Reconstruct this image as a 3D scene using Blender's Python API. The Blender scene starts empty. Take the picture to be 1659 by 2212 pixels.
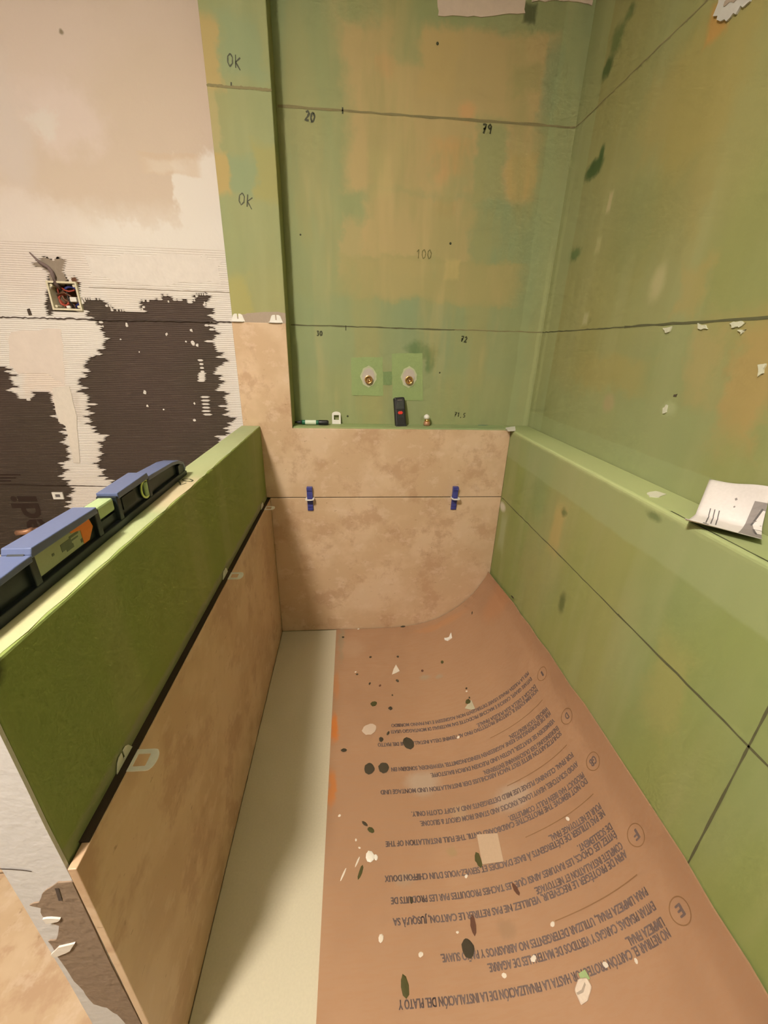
import bpy, math, random
from mathutils import Matrix, Vector
random.seed(7)
S = bpy.context.scene
COL = S.collection

# ------------------------------------------------------------------ camera
cam = bpy.data.cameras.new('camera'); cam.sensor_fit = 'HORIZONTAL'; cam.sensor_width = 36.0
cam.lens = 861.03 * 36.0 / 1659.0; cam.clip_start = 0.01; cam.clip_end = 50
camo = bpy.data.objects.new('camera', cam); COL.objects.link(camo)
_r, _u, _f, _c = Vector((0.996775,-0.076411,0.024518)), Vector((0.006796,0.384807,0.922972)), Vector((0.079960,0.919829,-0.384085)), Vector((0.307745,-1.441226,1.165246))
camo.matrix_world = Matrix(((_r.x, _u.x, -_f.x, _c.x), (_r.y, _u.y, -_f.y, _c.y), (_r.z, _u.z, -_f.z, _c.z), (0, 0, 0, 1)))
S.camera = camo

# ------------------------------------------------------------------ world, lamp settings, exposure
W_ = bpy.data.worlds.new('world'); S.world = W_; W_.use_nodes = True
W_.node_tree.nodes['Background'].inputs[0].default_value = (1, .86, .7, 1)
W_.node_tree.nodes['Background'].inputs[1].default_value = 0.0
LAMP_POS = (-.348, -1.690, 2.25); LAMP_R = .10; LAMP_DOWN, LAMP_UP_FILL = 540.0, 425.0; LAMP_COL = (1.0, .895, .785, 1)
S.view_settings.view_transform = 'Standard'; S.view_settings.look = 'None'
S.view_settings.gamma = 1.0; S.view_settings.use_curve_mapping = False
S.view_settings.exposure = 0.11
S.cycles.use_denoising = True
S.cycles.max_bounces = 4; S.cycles.diffuse_bounces = 3; S.cycles.glossy_bounces = 2; S.cycles.sample_clamp_indirect = 6
S.cycles.use_light_tree = False; S.cycles.adaptive_threshold = .07; S.cycles.adaptive_min_samples = 12

# ------------------------------------------------------------------ measures (metres)
Z1, Z2, Z3 = .625, 1.225, 1.7965          # tile joint, first course top, upper marked line
ZS, ZT = 0.8912, 0.8950                     # sill / ledge height, half wall top
YN = 0.0889                               # niche back plane (tile face is Y = 0)
WR, XR = 0.8987, 0.9981                     # lower right wall face, upper right wall face
XP0, XP1 = -0.0712, 0.0986                  # pier
XH0, XH1 = -0.0770, -.0125                # half wall
YE = -1.1547                               # half wall front end
XC = 0.2350                               # cardboard left edge
ZF, ZCEIL = -.04, 2.60

# ------------------------------------------------------------------ mesh helpers
class MB:
    def __init__(s): s.v = []; s.f = []
    def add(s, v, f):
        o = len(s.v); s.v += [tuple(q) for q in v]; s.f += [tuple(i + o for i in q) for q in f]
    def box(s, x0, x1, y0, y1, z0, z1):
        s.add([(x0,y0,z0),(x1,y0,z0),(x1,y1,z0),(x0,y1,z0),(x0,y0,z1),(x1,y0,z1),(x1,y1,z1),(x0,y1,z1)],
              [(0,3,2,1),(4,5,6,7),(0,1,5,4),(1,2,6,5),(2,3,7,6),(3,0,4,7)])
        return s
    def prism(s, pts, a, b, ax):
        """polygon pts (2D) extruded from a to b along axis ax (0,1,2)"""
        n = len(pts)
        def P(q, h):
            return {0: (h, q[0], q[1]), 1: (q[0], h, q[1]), 2: (q[0], q[1], h)}[ax]
        s.add([P(q, a) for q in pts] + [P(q, b) for q in pts],
              [tuple(range(n)), tuple(range(2*n-1, n-1, -1))] + [(i, n+i, n+(i+1) % n, (i+1) % n) for i in range(n)])
        return s
    def ringprism(s, out, inn, a, b, ax):
        n = len(out)
        def P(q, h): return {0: (h, q[0], q[1]), 1: (q[0], h, q[1]), 2: (q[0], q[1], h)}[ax]
        v = [P(q, a) for q in out] + [P(q, a) for q in inn] + [P(q, b) for q in out] + [P(q, b) for q in inn]
        f = []
        for i in range(n):
            j = (i+1) % n
            f += [(i, j, n+j, n+i), (2*n+i, 3*n+i, 3*n+j, 2*n+j), (i, 2*n+i, 2*n+j, j), (n+i, n+j, 3*n+j, 3*n+i)]
        s.add(v, f); return s
    def tube(s, path, r, n=8, cap=True, rr=None):
        path = [Vector(q) for q in path]; rings = []
        up = Vector((0, 0, 1)); v = []; f = []
        for i, q in enumerate(path):
            d = (path[min(i+1, len(path)-1)] - path[max(i-1, 0)]).normalized()
            a = d.cross(up)
            if a.length < .05: a = d.cross(Vector((1, 0, 0)))
            a.normalize(); b = d.cross(a); R = rr[i] if rr else r
            for k in range(n):
                t = 2*math.pi*k/n; v.append(q + a*math.cos(t)*R + b*math.sin(t)*R)
        for i in range(len(path)-1):
            for k in range(n):
                f.append((i*n+k, i*n+(k+1) % n, (i+1)*n+(k+1) % n, (i+1)*n+k))
        if cap:
            f.append(tuple(range(n-1, -1, -1))); f.append(tuple((len(path)-1)*n+k for k in range(n)))
        s.add(v, f); return s
    def lathe(s, prof, c, axis='z', n=20):
        """prof: list of (r, h)"""
        v = []; f = []
        for r, h in prof:
            for k in range(n):
                t = 2*math.pi*k/n; a, b = r*math.cos(t), r*math.sin(t)
                v.append({'z': (c[0]+a, c[1]+b, c[2]+h), 'y': (c[0]+a, c[1]+h, c[2]+b), 'x': (c[0]+h, c[1]+a, c[2]+b)}[axis])
        m = len(prof)
        for i in range(m-1):
            for k in range(n):
                f.append((i*n+k, i*n+(k+1) % n, (i+1)*n+(k+1) % n, (i+1)*n+k))
        f.append(tuple(range(n))); f.append(tuple((m-1)*n+k for k in range(n-1, -1, -1)))
        s.add(v, f); return s
    def mesh(s, name):
        me = bpy.data.meshes.new(name); me.from_pydata(s.v, [], s.f); me.validate(); 
        import bmesh
        bm = bmesh.new(); bm.from_mesh(me); bmesh.ops.recalc_face_normals(bm, faces=bm.faces); bm.to_mesh(me); bm.free()
        return me
    def build(s, name, m, parent=None, bevel=0, smooth=False, seg=2):
        return link(name, s.mesh(name), m, parent, bevel, smooth, seg)

def link(name, me, m, parent=None, bevel=0, smooth=False, seg=2):
    o = bpy.data.objects.new(name, me); COL.objects.link(o)
    if m and not me.materials: me.materials.append(m)
    if parent: o.parent = parent
    if bevel:
        b = o.modifiers.new('bevel', 'BEVEL'); b.width = bevel; b.segments = seg; b.limit_method = 'ANGLE'; b.angle_limit = math.radians(40)
    if smooth:
        for p in me.polygons: p.use_smooth = True
    return o
def empty(name, loc=(0, 0, 0)):
    o = bpy.data.objects.new(name, None); COL.objects.link(o); o.location = loc; o.empty_display_size = .02; return o
def tag(o, label=None, cat=None, group=None, kind=None):
    for k, v in (('label', label), ('category', cat), ('group', group), ('kind', kind)):
        if v: o[k] = v
    return o
def structure(o, label, cat='wall'):
    return tag(o, label, cat, kind='structure')
def at(o, loc, rot=(0, 0, 0)):
    o.location = loc; o.rotation_euler = rot; return o
def copy_tree(o, parent=None):
    c = o.copy(); COL.objects.link(c); c.parent = parent
    for ch in list(o.children): copy_tree(ch, c)
    return c

# ------------------------------------------------------------------ materials
def lin(r, g, b):
    f = lambda c: (c/255/12.92 if c/255 <= .04045 else ((c/255+.055)/1.055)**2.4)
    return (f(r), f(g), f(b), 1)
def new_mat(name):
    m = bpy.data.materials.new(name); m.use_nodes = True
    nt = m.node_tree; return m, nt, nt.nodes['Principled BSDF']
def plain(name, col, rough=.55, metal=0, spec=.4, emit=None, es=0, alpha=None, trans=0, bump=0, bscale=200):
    m, nt, b = new_mat(name)
    b.inputs['Base Color'].default_value = col; b.inputs['Roughness'].default_value = rough
    b.inputs['Metallic'].default_value = metal; b.inputs['Specular IOR Level'].default_value = spec
    if emit: b.inputs['Emission Color'].default_value = emit; b.inputs['Emission Strength'].default_value = es
    if trans: b.inputs['Transmission Weight'].default_value = trans
    tc = nt.nodes.new('ShaderNodeTexCoord'); n = nt.nodes.new('ShaderNodeTexNoise'); n.inputs['Scale'].default_value = bscale
    n.inputs['Detail'].default_value = 2
    nt.links.new(tc.outputs['Object'], n.inputs['Vector'])
    mx = nt.nodes.new('ShaderNodeMix'); mx.data_type = 'RGBA'; mx.blend_type = 'MULTIPLY'; mx.inputs[0].default_value = .12
    mx.inputs[6].default_value = col; nt.links.new(n.outputs['Fac'], mx.inputs[7])
    nt.links.new(mx.outputs[2], b.inputs['Base Color'])
    if bump:
        bp = nt.nodes.new('ShaderNodeBump'); bp.inputs['Strength'].default_value = bump; bp.inputs['Distance'].default_value = .002
        nt.links.new(n.outputs['Fac'], bp.inputs['Height']); nt.links.new(bp.outputs[0], b.inputs['Normal'])
    return m

class Stain:
    """base colour from world-space noise with hand-placed patches of the surface's own colour"""
    def __init__(s, name, base, rough=.6, spec=.3):
        s.m, s.nt, s.b = new_mat(name); s.b.inputs['Roughness'].default_value = rough
        s.b.inputs['Specular IOR Level'].default_value = spec
        g = s.nt.nodes.new('ShaderNodeTexCoord'); s.P = g.outputs['Object']
        s.col = None; s.base = base; s.D = {}
        s.socket = s.rgb(base)
    def rgb(s, c):
        n = s.nt.nodes.new('ShaderNodeRGB'); n.outputs[0].default_value = c; return n.outputs[0]
    def warped(s, amp, scale):
        scale = 8 if scale < 12 else 18; amp = round(amp, 2) or .01
        k = (amp, scale)
        if k in s.D: return s.D[k]
        if scale not in s.D:
            n = s.nt.nodes.new('ShaderNodeTexNoise'); n.inputs['Scale'].default_value = scale; n.inputs['Detail'].default_value = 3
            n.inputs['Roughness'].default_value = .70; n.inputs['Detail'].default_value = 4
            s.nt.links.new(s.P, n.inputs['Vector']); s.D[scale] = s.vm('SUBTRACT', n.outputs['Color'], (.5, .5, .5))
        c = s.vm('ADD', s.P, s.vm('SCALE', s.D[scale], None, amp*(2.0 if scale == 8 else 1.3))); s.D[k] = c; return c
    def vm(s, op, a, b=None, sc=None):
        n = s.nt.nodes.new('ShaderNodeVectorMath'); n.operation = op
        s.put(a, n.inputs[0])
        if b is not None: s.put(b, n.inputs[1])
        if sc is not None: n.inputs['Scale'].default_value = sc
        return n.outputs['Value'] if op in ('LENGTH', 'DOT_PRODUCT') else n.outputs[0]
    def ma(s, op, a, b=None):
        n = s.nt.nodes.new('ShaderNodeMath'); n.operation = op; s.put(a, n.inputs[0])
        if b is not None: s.put(b, n.inputs[1])
        return n.outputs[0]
    def put(s, a, sock):
        if isinstance(a, (int, float, tuple)): sock.default_value = a
        else: s.nt.links.new(a, sock)
    def noise(s, scale, detail=3, stretch=(1, 1, 1), lo=.4, hi=.6, rough=.5, off=(0, 0, 0)):
        n = s.nt.nodes.new('ShaderNodeTexNoise'); n.inputs['Scale'].default_value = scale; n.inputs['Detail'].default_value = detail
        n.inputs['Roughness'].default_value = rough
        v = s.vm('MULTIPLY_ADD', s.P, stretch); 
        v.node.inputs[2].default_value = off
        s.nt.links.new(v, n.inputs['Vector'])
        return s.ramp(n.outputs['Fac'], lo, hi)
    def ramp(s, v, lo, hi):
        r = s.nt.nodes.new('ShaderNodeMapRange'); r.interpolation_type = 'SMOOTHSTEP'
        r.inputs['From Min'].default_value = lo; r.inputs['From Max'].default_value = hi; s.put(v, r.inputs['Value']); return r.outputs[0]
    def mix(s, fac, col, k=1.0, mode='MIX'):
        n = s.nt.nodes.new('ShaderNodeMix'); n.data_type = 'RGBA'; n.blend_type = mode
        f = s.ma('MULTIPLY', fac, k) if k != 1.0 else fac
        s.put(f, n.inputs[0]); s.nt.links.new(s.socket, n.inputs[6]); s.put(col, n.inputs[7]); s.socket = n.outputs[2]; return s
    def blob(s, plane, c0, c1, r0, r1, col, k=1.0, soft=.35, amp=.05, scale=9, shape='e'):
        """plane: 'x','y','z' = the surface normal's axis; (c0,c1) centre and (r0,r1) half sizes in the two other axes"""
        C = {'y': (c0, 0, c1), 'x': (0, c0, c1), 'z': (c0, c1, 0)}[plane]
        r0 = max(r0, .002); r1 = max(r1, .002)
        I = {'y': (1/r0, 0, 1/r1), 'x': (0, 1/r0, 1/r1), 'z': (1/r0, 1/r1, 0)}[plane]
        v = s.vm('MULTIPLY', s.vm('SUBTRACT', s.warped(amp, scale) if amp else s.P, C), I)
        if shape == 'e': d = s.vm('LENGTH', v)
        else:
            a = s.vm('ABSOLUTE', v); x = s.nt.nodes.new('ShaderNodeSeparateXYZ'); s.nt.links.new(a, x.inputs[0])
            d = s.ma('MAXIMUM', s.ma('MAXIMUM', x.outputs[0], x.outputs[1]), x.outputs[2])
        f = s.ramp(d, 1+soft, 1-soft)
        return s.mix(f, col, k)
    def done(s, bump=.15, bscale=350, bdist=.001, wave=None):
        s.nt.links.new(s.socket, s.b.inputs['Base Color'])
        n = s.nt.nodes.new('ShaderNodeTexNoise'); n.inputs['Scale'].default_value = bscale; n.inputs['Detail'].default_value = 3
        s.nt.links.new(s.P, n.inputs['Vector'])
        h = n.outputs['Fac']
        if wave:
            w = s.nt.nodes.new('ShaderNodeTexWave'); w.bands_direction = 'Z'; w.inputs['Scale'].default_value = wave
            w.inputs['Distortion'].default_value = .6; s.nt.links.new(s.P, w.inputs['Vector'])
            h = s.ma('ADD', h, w.outputs['Fac'])
        b = s.nt.nodes.new('ShaderNodeBump'); b.inputs['Strength'].default_value = bump; b.inputs['Distance'].default_value = bdist
        s.nt.links.new(h, b.inputs['Height']); s.nt.links.new(b.outputs[0], s.b.inputs['Normal'])
        return s.m

GREEN = (.305, .345, .160, 1)
GREEN2 = (.250, .330, .180, 1)   # bluer coat
OLIVE = (.355, .340, .145, 1)
LIGHTG = (.365, .425, .220, 1)
DARKG  = (.085, .170, .055, 1)
TAN = (.500, .385, .180, 1)
ORNG = (.600, .365, .165, 1)
PALE   = (.780, .700, .600, 1)
GREY   = (.330, .300, .250, 1)

def green(name, base=GREEN, k2=.6, ko=.5, seed=0.0, kt=0.0):
    s = Stain(name, base, .62, .25)
    s.mix(s.noise(2.2, 3, (1, 1, .5), .42, .62, off=(seed, seed, seed)), GREEN2, k2)
    s.mix(s.noise(2.9, 3, (1, 1, .4), .48, .66, off=(seed+3.1, 1.7, seed)), OLIVE, ko)
    if kt: s.mix(s.noise(1.7, 3, (1, 1, .35), .50, .64, off=(seed+7.7, 4.1, seed)), TAN, kt)
    s.mix(s.noise(11, 3, (1, 1, .10), .46, .66, off=(seed+2, 0, 5)), (.40, .40, .20, 1), .28)
    s.mix(s.noise(26, 2, (1, 1, .25), .35, .75, off=(seed, 0, 0)), (.8, .82, .8, 1), .22, 'MULTIPLY')
    return s

def M_niche():
    s = green('niche membrane', GREEN, .7, .35, 0.3)
    B = lambda box, col, k=1., soft=.3, amp=.05, sc=9, sh='b': s.blob('y', *box, col, k, soft, amp, sc, sh)
    B((0.5940,1.8034,0.2992,0.1908), TAN, .85, .10, .06)
    B((0.5323,1.5015,0.1745,0.1072), TAN, .8, .12, .07)
    B((0.3243,1.4564,0.0488,0.0831), TAN, .6, .25, .06)
    B((0.5826,1.3709,0.3011,0.0649), OLIVE, .9, .14, .05)
    B((0.5975,1.3716,0.2698,0.0581), TAN, .35, .2, .05)
    B((0.4742,1.9655,0.0422,0.0536), GREEN, .85, .25, .04)
    B((0.7481,1.6981,0.0476,0.0907), GREEN, .8, .25, .05)
    B((0.8277,1.8880,0.0383,0.0302), OLIVE, .6, .4, .05)
    B((0.5597,1.9202,0.0533,0.0678), (.50,.39,.17,1), .7, .3, .05)
    B((0.8509,1.6732,0.0433,0.0551), (.50,.38,.15,1), .75, .25, .04)
    B((0.4076,1.9025,0.0263,0.0291), ORNG, .55, .5, .05, 9, 'e')
    B((0.6191,1.7107,0.0647,0.0391), (.56,.36,.15,1), .7, .35, .05)
    B((0.5790,1.6692,0.0290,0.0286), ORNG, .8, .4, .04, 9, 'e')
    B((0.6627,1.8086,0.0245,0.0236), ORNG, .8, .5, .04, 9, 'e')
    B((0.3995,1.6537,0.0285,0.0627), (.50,.43,.19,1), .6, .4, .05)
    B((0.6116,1.5854,0.0336,0.0271), (.40,.28,.11,1), .5, .5, .05, 9, 'e')
    B((0.6465,1.4080,0.0237,0.0302), (.60,.47,.20,1), .8, .25, .02)
    B((0.4748,1.1973,0.4191,0.1121), GREEN2, .35, .3, .06)
    B((0.5637,1.1572,0.0461,0.0307), DARKG, .65, .5, .05, 9, 'e')
    B((0.5927,1.1149,0.0170,0.0354), DARKG, .65, .5, .03, 12, 'e')
    B((0.8123,2.0395,0.0198,0.0204), (.06,.07,.03,1), .75, .3, .03)
    B((0.9004,1.8952,0.0280,0.0857), GREEN2, .6, .4, .05)
    s.mix(s.noise(7, 4, (1, 1, .22), .47, .62, .6, (3, 0, 8)), OLIVE, .55)
    s.mix(s.noise(9, 3, (1, 1, .16), .56, .70, .6, (9, 0, 2)), (.56,.44,.21,1), .30)
    s.mix(s.noise(5, 4, (1, 1, .5), .55, .68, .65, (1, 0, 4)), GREEN, .45)
    # corner tape, lighter coat with its own straight edge
    s.blob('y', .960, 1.3, .045, 1.6, LIGHTG, .38, .06, .006, 5, 'b')
    s.blob('y', .985, 1.15, .006, .30, (.45,.50,.24,1), .5, .5, .008, 14, 'b')
    return s.done(.12, 260)
def M_pier():
    s = green('pier membrane', (.330,.345,.150,1), .4, .6, 4.2)
    B = lambda box, col, k=1., soft=.3, amp=.05, sc=9, sh='b': s.blob('y', *box, col, k, soft, amp, sc, sh)
    B((-0.0564,1.8566,0.0275,0.0707), (.46,.35,.14,1), .85, .2, .04)
    B((-0.0664,1.6060,0.0364,0.0448), (.47,.35,.13,1), .85, .25, .04)
    B((-0.0650,1.7183,0.0215,0.0683), TAN, .5, .3, .05)
    B((0.0696,1.6146,0.0337,0.0634), (.36,.34,.12,1), .7, .3, .05)
    B((0.0040,1.6016,0.0310,0.0425), GREEN2, .7, .3, .05)
    B((-0.0427,1.2906,0.0355,0.0581), (.40,.36,.12,1), .6, .4, .06)
    B((0.0263,1.8751,0.0499,0.0658), GREEN2, .6, .3, .06)
    return s.done(.12, 260)
def M_right():
    s = green('right wall membrane', (.275,.295,.110,1), .40, .45, 9.1, .20)
    B = lambda box, col, k=1., soft=.35, amp=.06, sc=7, sh='b': s.blob('x', *box, col, k, soft, amp, sc, sh)
    B((-0.7688,1.1236,0.0409,0.0999), (.40,.285,.110,1), .75, .6, .09)
    B((-0.6679,1.1581,0.0372,0.0701), (.42,.330,.140,1), .55, .6, .08)
    B((-0.3602,1.1085,0.1501,0.0460), (.36,.320,.120,1), .6, .4, .07)
    B((-0.3714,0.9485,0.2951,0.1086), GREEN, .7, .4, .08)
    B((-0.5747,1.2906,0.0371,0.0516), (.40,.320,.120,1), .5, .4, .08)
    B((-0.4667,1.5778,0.0760,0.1862), (.37,.295,.095,1), .5, .5, .08)
    B((-0.3706,1.4475,0.1299,0.0796), (.255,.270,.110,1), .6, .5, .09)
    B((-0.3400,1.6585,0.0594,0.0843), (.39,.300,.095,1), .35, .5, .08)
    B((-0.4492,1.7471,0.0261,0.0297), (.47,.270,.080,1), .8, .35, .03)
    # dark brush dabs
    B((-0.0459,1.8676,0.0259,0.0199), (.05,.105,.03,1), .8, .5, .03, 12, 'e')
    B((-0.0718,1.9106,0.0282,0.0273), (.10,.16,.05,1), .7, .5, .04, 12, 'e')
    B((-0.1132,1.9390,0.0227,0.0156), (.09,.15,.05,1), .7, .5, .04, 12, 'e')
    B((-0.0729,1.6461,0.0430,0.0211), (.045,.100,.03,1), .9, .4, .03, 14, 'e')
    B((-0.1005,1.6700,0.0128,0.0175), (.045,.100,.03,1), .9, .5, .015, 14, 'e')
    B((-0.0462,1.4427,0.0329,0.0178), (.10,.17,.06,1), .8, .5, .03, 14, 'e')
    # pale scratches
    B((-0.1916,1.5345,0.0093,0.0210), (.55,.48,.27,1), .7, .5, .01, 20)
    B((-0.1770,1.4396,0.0111,0.0178), (.46,.44,.22,1), .6, .5, .01, 20)
    B((-0.4634,1.3129,0.0225,0.0336), (.50,.46,.25,1), .6, .6, .02, 20, 'e')
    B((-0.1859,1.2550,0.0129,0.0151), (.50,.48,.28,1), .6, .5, .01, 20)
    B((-0.6034,1.0545,0.0207,0.0140), (.42,.46,.25,1), .5, .5, .02, 18, 'e')
    B((-0.3866,1.0393,0.0229,0.0230), (.42,.33,.18,1), .6, .5, .015, 18, 'e')
    # corner tapes
    s.blob('x', .060, 1.3, .085, 1.6, LIGHTG, .42, .05, .006, 5, 'b')
    s.blob('x', .055, 1.25, .010, .36, (.46,.50,.24,1), .45, .6, .008, 14, 'b')
    s.blob('x', -1.5, ZS, 1.6, .055, LIGHTG, .30, .05, .006, 5, 'b')
    return s.done(.12, 260)
def M_ledge():
    s = green('ledge membrane', (.270,.325,.105,1), .40, .35, 13.4, .15)
    B = lambda box, col, k=1., soft=.35, amp=.06, sc=7, sh='b': s.blob('x', *box, col, k, soft, amp, sc, sh)
    s.blob('x', -1.5, ZS, 1.6, .10, LIGHTG, .45, .05, .008, 5, 'b')
    s.blob('x', -.45, ZS, .40, .010, (.48,.55,.26,1), .7, .5, .006, 14, 'b')  # lighter strip paints a highlight along the ledge edge
    B((-0.4388,0.6863,0.0275,0.0684), (.46,.36,.14,1), .7, .5, .03)
    B((-0.9145,0.5746,0.0367,0.0901), (.38,.35,.13,1), .45, .5, .05)
    B((-0.3009,0.5530,0.0463,0.1078), (.34,.33,.13,1), .5, .5, .06)
    B((-0.5411,0.5043,0.0128,0.0317), (.10,.13,.04,1), .8, .6, .02, 18, 'e')
    B((-0.4554,0.7471,0.0124,0.0120), (.10,.15,.05,1), .7, .6, .02, 18, 'e')
    B((-0.7637,0.8696,0.0178,0.0077), (.12,.17,.06,1), .7, .6, .02, 18, 'e')
    B((-0.0268,0.5929,0.0269,0.0169), (.75,.72,.62,1), .8, .5, .01, 18, 'e')
    B((-0.0595,0.4976,0.0270,0.0681), (.42,.48,.27,1), .6, .5, .01, 18)
    return s.done(.12, 260)
def M_half():
    s = green('half wall membrane', (.255,.320,.075,1), .2, .2, 21.7)
    s.blob('x', -.60, Z1+.004, .62, .014, GREY, .6, .5, .02, 12, 'b')
    s.blob('x', (-1.1432,0.8894)[0], (-1.1432,0.8894)[1], .012, .016, (.03,.03,.015,1), .8, .5, .01, 30, 'e')
    return s.done(.15, 200)
def M_top():
    s = green('half wall top membrane', (.40,.45,.235,1), .2, .25, 25.)
    s.blob('z', -.030, (0.0112,-0.6847)[1], .03, .085, (.56,.45,.30,1), .75, .45, .03, 14, 'e')
    s.blob('z', -.030, -1.07, .02, .06, (.50,.42,.26,1), .5, .5, .03, 14, 'e')
    s.blob('z', -.045, -.35, .035, .20, (.46,.52,.27,1), .45, .6, .04, 20, 'e')
    return s.done(.25, 120)
def M_sill():
    s = green('sill membrane', (.30,.39,.17,1), .3, .3, 31.)
    s.blob('z', .85, .06, .02, .02, (.03,.12,.10,1), 0, .5, .01, 30, 'e')
    return s.done(.12, 200)

def M_plaster():
    s = Stain('old cream plaster', (.650, .550, .455, 1), .75, .2)
    s.mix(s.noise(1.6, 3, (1, 1, 1), .42, .62, off=(2, 5, 1)), (.70,.595,.535,1), .7)
    B = lambda box, col, k=1., soft=.4, amp=.08, sc=6, sh='e': s.blob('y', *box, col, k, soft, amp, sc, sh)
    W = (.80,.765,.72,1)
    B((-0.4920,1.7349,0.1000,0.0763), (.74,.64,.60,1), .7, .5)
    B((-0.6693,1.7136,0.0739,0.1628), (.67,.60,.56,1), .7, .5)
    B((-0.5524,1.7182,0.0312,0.0205), (.74,.71,.66,1), .6, .6)
    B((-0.6980,1.4135,0.1760,0.1291), (.74,.66,.61,1), .8, .4)
    B((-0.5196,1.4429,0.0514,0.0489), (.80,.67,.57,1), .7, .5, .05, 14)
    s.blob('y', (-0.0796,1.3592)[0], (-0.0796,1.3592)[1], .36, .135, W, .95, .10, .10, 5, 'b')
    B((-0.1233,1.4917,0.0883,0.1883), W, .95, .12, .10, 5, 'b')
    s.blob('y', -.8, .55, 1.2, .96, W, .95, .06, .05, 6, 'b')
    B((-0.6980,1.4135,0.1760,0.1291), (.74,.66,.61,1), .7, .4)
    B((-0.2216,1.6474,0.0831,0.0264), (.66,.53,.40,1), .6, .15, .02, 16, 'b')
    B((-0.2342,1.6409,0.0546,0.0160), (.76,.70,.62,1), .5, .5, .03, 20, 'b')
    B((-0.4524,1.9155,0.0059,0.0054), (.25,.20,.13,1), .9, .5, .004, 30)
    B((-0.7461,1.1388,0.0804,0.0791), (.80,.68,.58,1), .6, .3, .05, 8, 'b')
    B((-0.7269,1.3160,0.0466,0.0065), (.55,.49,.46,1), .6, .4, .01, 20, 'b')
    B((-0.2508,1.3789,0.0576,0.0259), (.70,.64,.56,1), .35, .6, .06, 14)
    return s.done(.35, 60, .002)
def M_adhesive():
    s = Stain('combed white adhesive', (.80, .765, .72, 1), .75, .2)
    s.mix(s.noise(5, 3, (1, 1, 1), .45, .65), (.775,.71,.65,1), .5)
    B = lambda box, col, k=1., soft=.4, amp=.05, sc=8, sh='e': s.blob('y', *box, col, k, soft, amp, sc, sh)
    B((-0.6980,1.4135,0.1760,0.1291), (.74,.66,.61,1), .7, .4, .08)
    B((-0.6672,0.9405,0.0218,0.0604), (.62,.56,.51,1), .5, .5, .03)
    B((-0.7129,0.7944,0.0157,0.0606), (.62,.56,.51,1), .5, .5, .03)
    B((-0.7470,1.0729,0.0708,0.0895), (.82,.70,.61,1), .7, .3, .05, 8, 'b')
    return s.done(.55, 90, .002, wave=50.7)
def M_board():
    s = Stain('black foam board', (.066, .050, .036, 1), .7, .3)
    s.mix(s.noise(1.8, 2, (1, 1, 1), .4, .6), (.075, .052, .042, 1), .8)
    s.mix(s.noise(40, 2, (.3, 1, 4), .6, .8), (.12, .10, .08, 1), .35)
    return s.done(.5, 120, .0015, wave=50.7)
def M_stone(name, seed=0., k=1.):
    s = Stain(name, (.600*k, .430*k, .270*k, 1), .42, .45)
    s.mix(s.noise(4.5, 4, (1, 1, 1), .44, .60, .6, (seed, seed*2, 3)), (.69*k, .520*k, .350*k, 1), .9)
    s.mix(s.noise(7, 5, (1, 1, 1), .50, .62, .68, (seed+5, seed, 1)), (.50*k, .325*k, .200*k, 1), .75)
    s.mix(s.noise(17, 4, (1, 1, 1.3), .53, .66, .65, (seed, 2, seed)), (.72*k, .56*k, .41*k, 1), .55)
    s.mix(s.noise(40, 3, (1, 1, 2), .66, .74, .55, (1, seed, 9)), (.33*k, .20*k, .10*k, 1), .65)
    return s.done(.12, 120, .001)
def M_card():
    s = Stain('brown cardboard', (.360, .212, .122, 1), .72, .25)
    s.mix(s.noise(2.2, 4, (1, 1, 1), .40, .64), (.415, .250, .145, 1), .8)
    s.mix(s.noise(60, 3, (.4, 2.5, 1), .42, .62), (.38, .205, .105, 1), .25)
    B = lambda c, r0, r1, col, k=1., soft=.5, amp=.03, sc=14, sh='e': s.blob('z', c[0], c[1], r0, r1, col, k, soft, amp, sc, sh)
    B((0.2584,-0.0947), .012, .09, (.30,.24,.15,1), .75)
    B((0.2445,-0.4929), .012, .05, (.56,.18,.035,1), .9)
    B((0.2441,-0.6874), .012, .05, (.50,.17,.035,1), .75)
    B((0.2446,-0.3183), .010, .06, (.48,.19,.06,1), .5)
    B((0.5765,-0.3074), .018, .012, (.36,.29,.20,1), .7)
    B((0.6282,-0.3182), .010, .008, (.36,.29,.20,1), .7)
    B((0.5081,-0.6929), .045, .030, (.42,.32,.23,1), .8)
    B((0.7232,-0.7875), .040, .030, (.43,.32,.23,1), .8)
    B((0.5868,-0.7807), .022, .018, (.40,.27,.16,1), .7)
    B((0.4263,-0.9162), .022, .012, (.36,.25,.16,1), .8)
    B((0.6299,-1.0222), .018, .016, (.30,.19,.11,1), .6)
    B((0.5480,-0.8670), .012, .010, (.34,.24,.12,1), .7)
    B((0.6854,-0.0523), .10, .02, (.50,.24,.10,1), .4)
    B((0.8815,-0.1716), .05, .06, (.47,.23,.11,1), .5)
    B((0.3031,-0.1256), .05, .05, (.44,.29,.18,1), .5)
    return s.done(.2, 90, .001)

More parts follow.
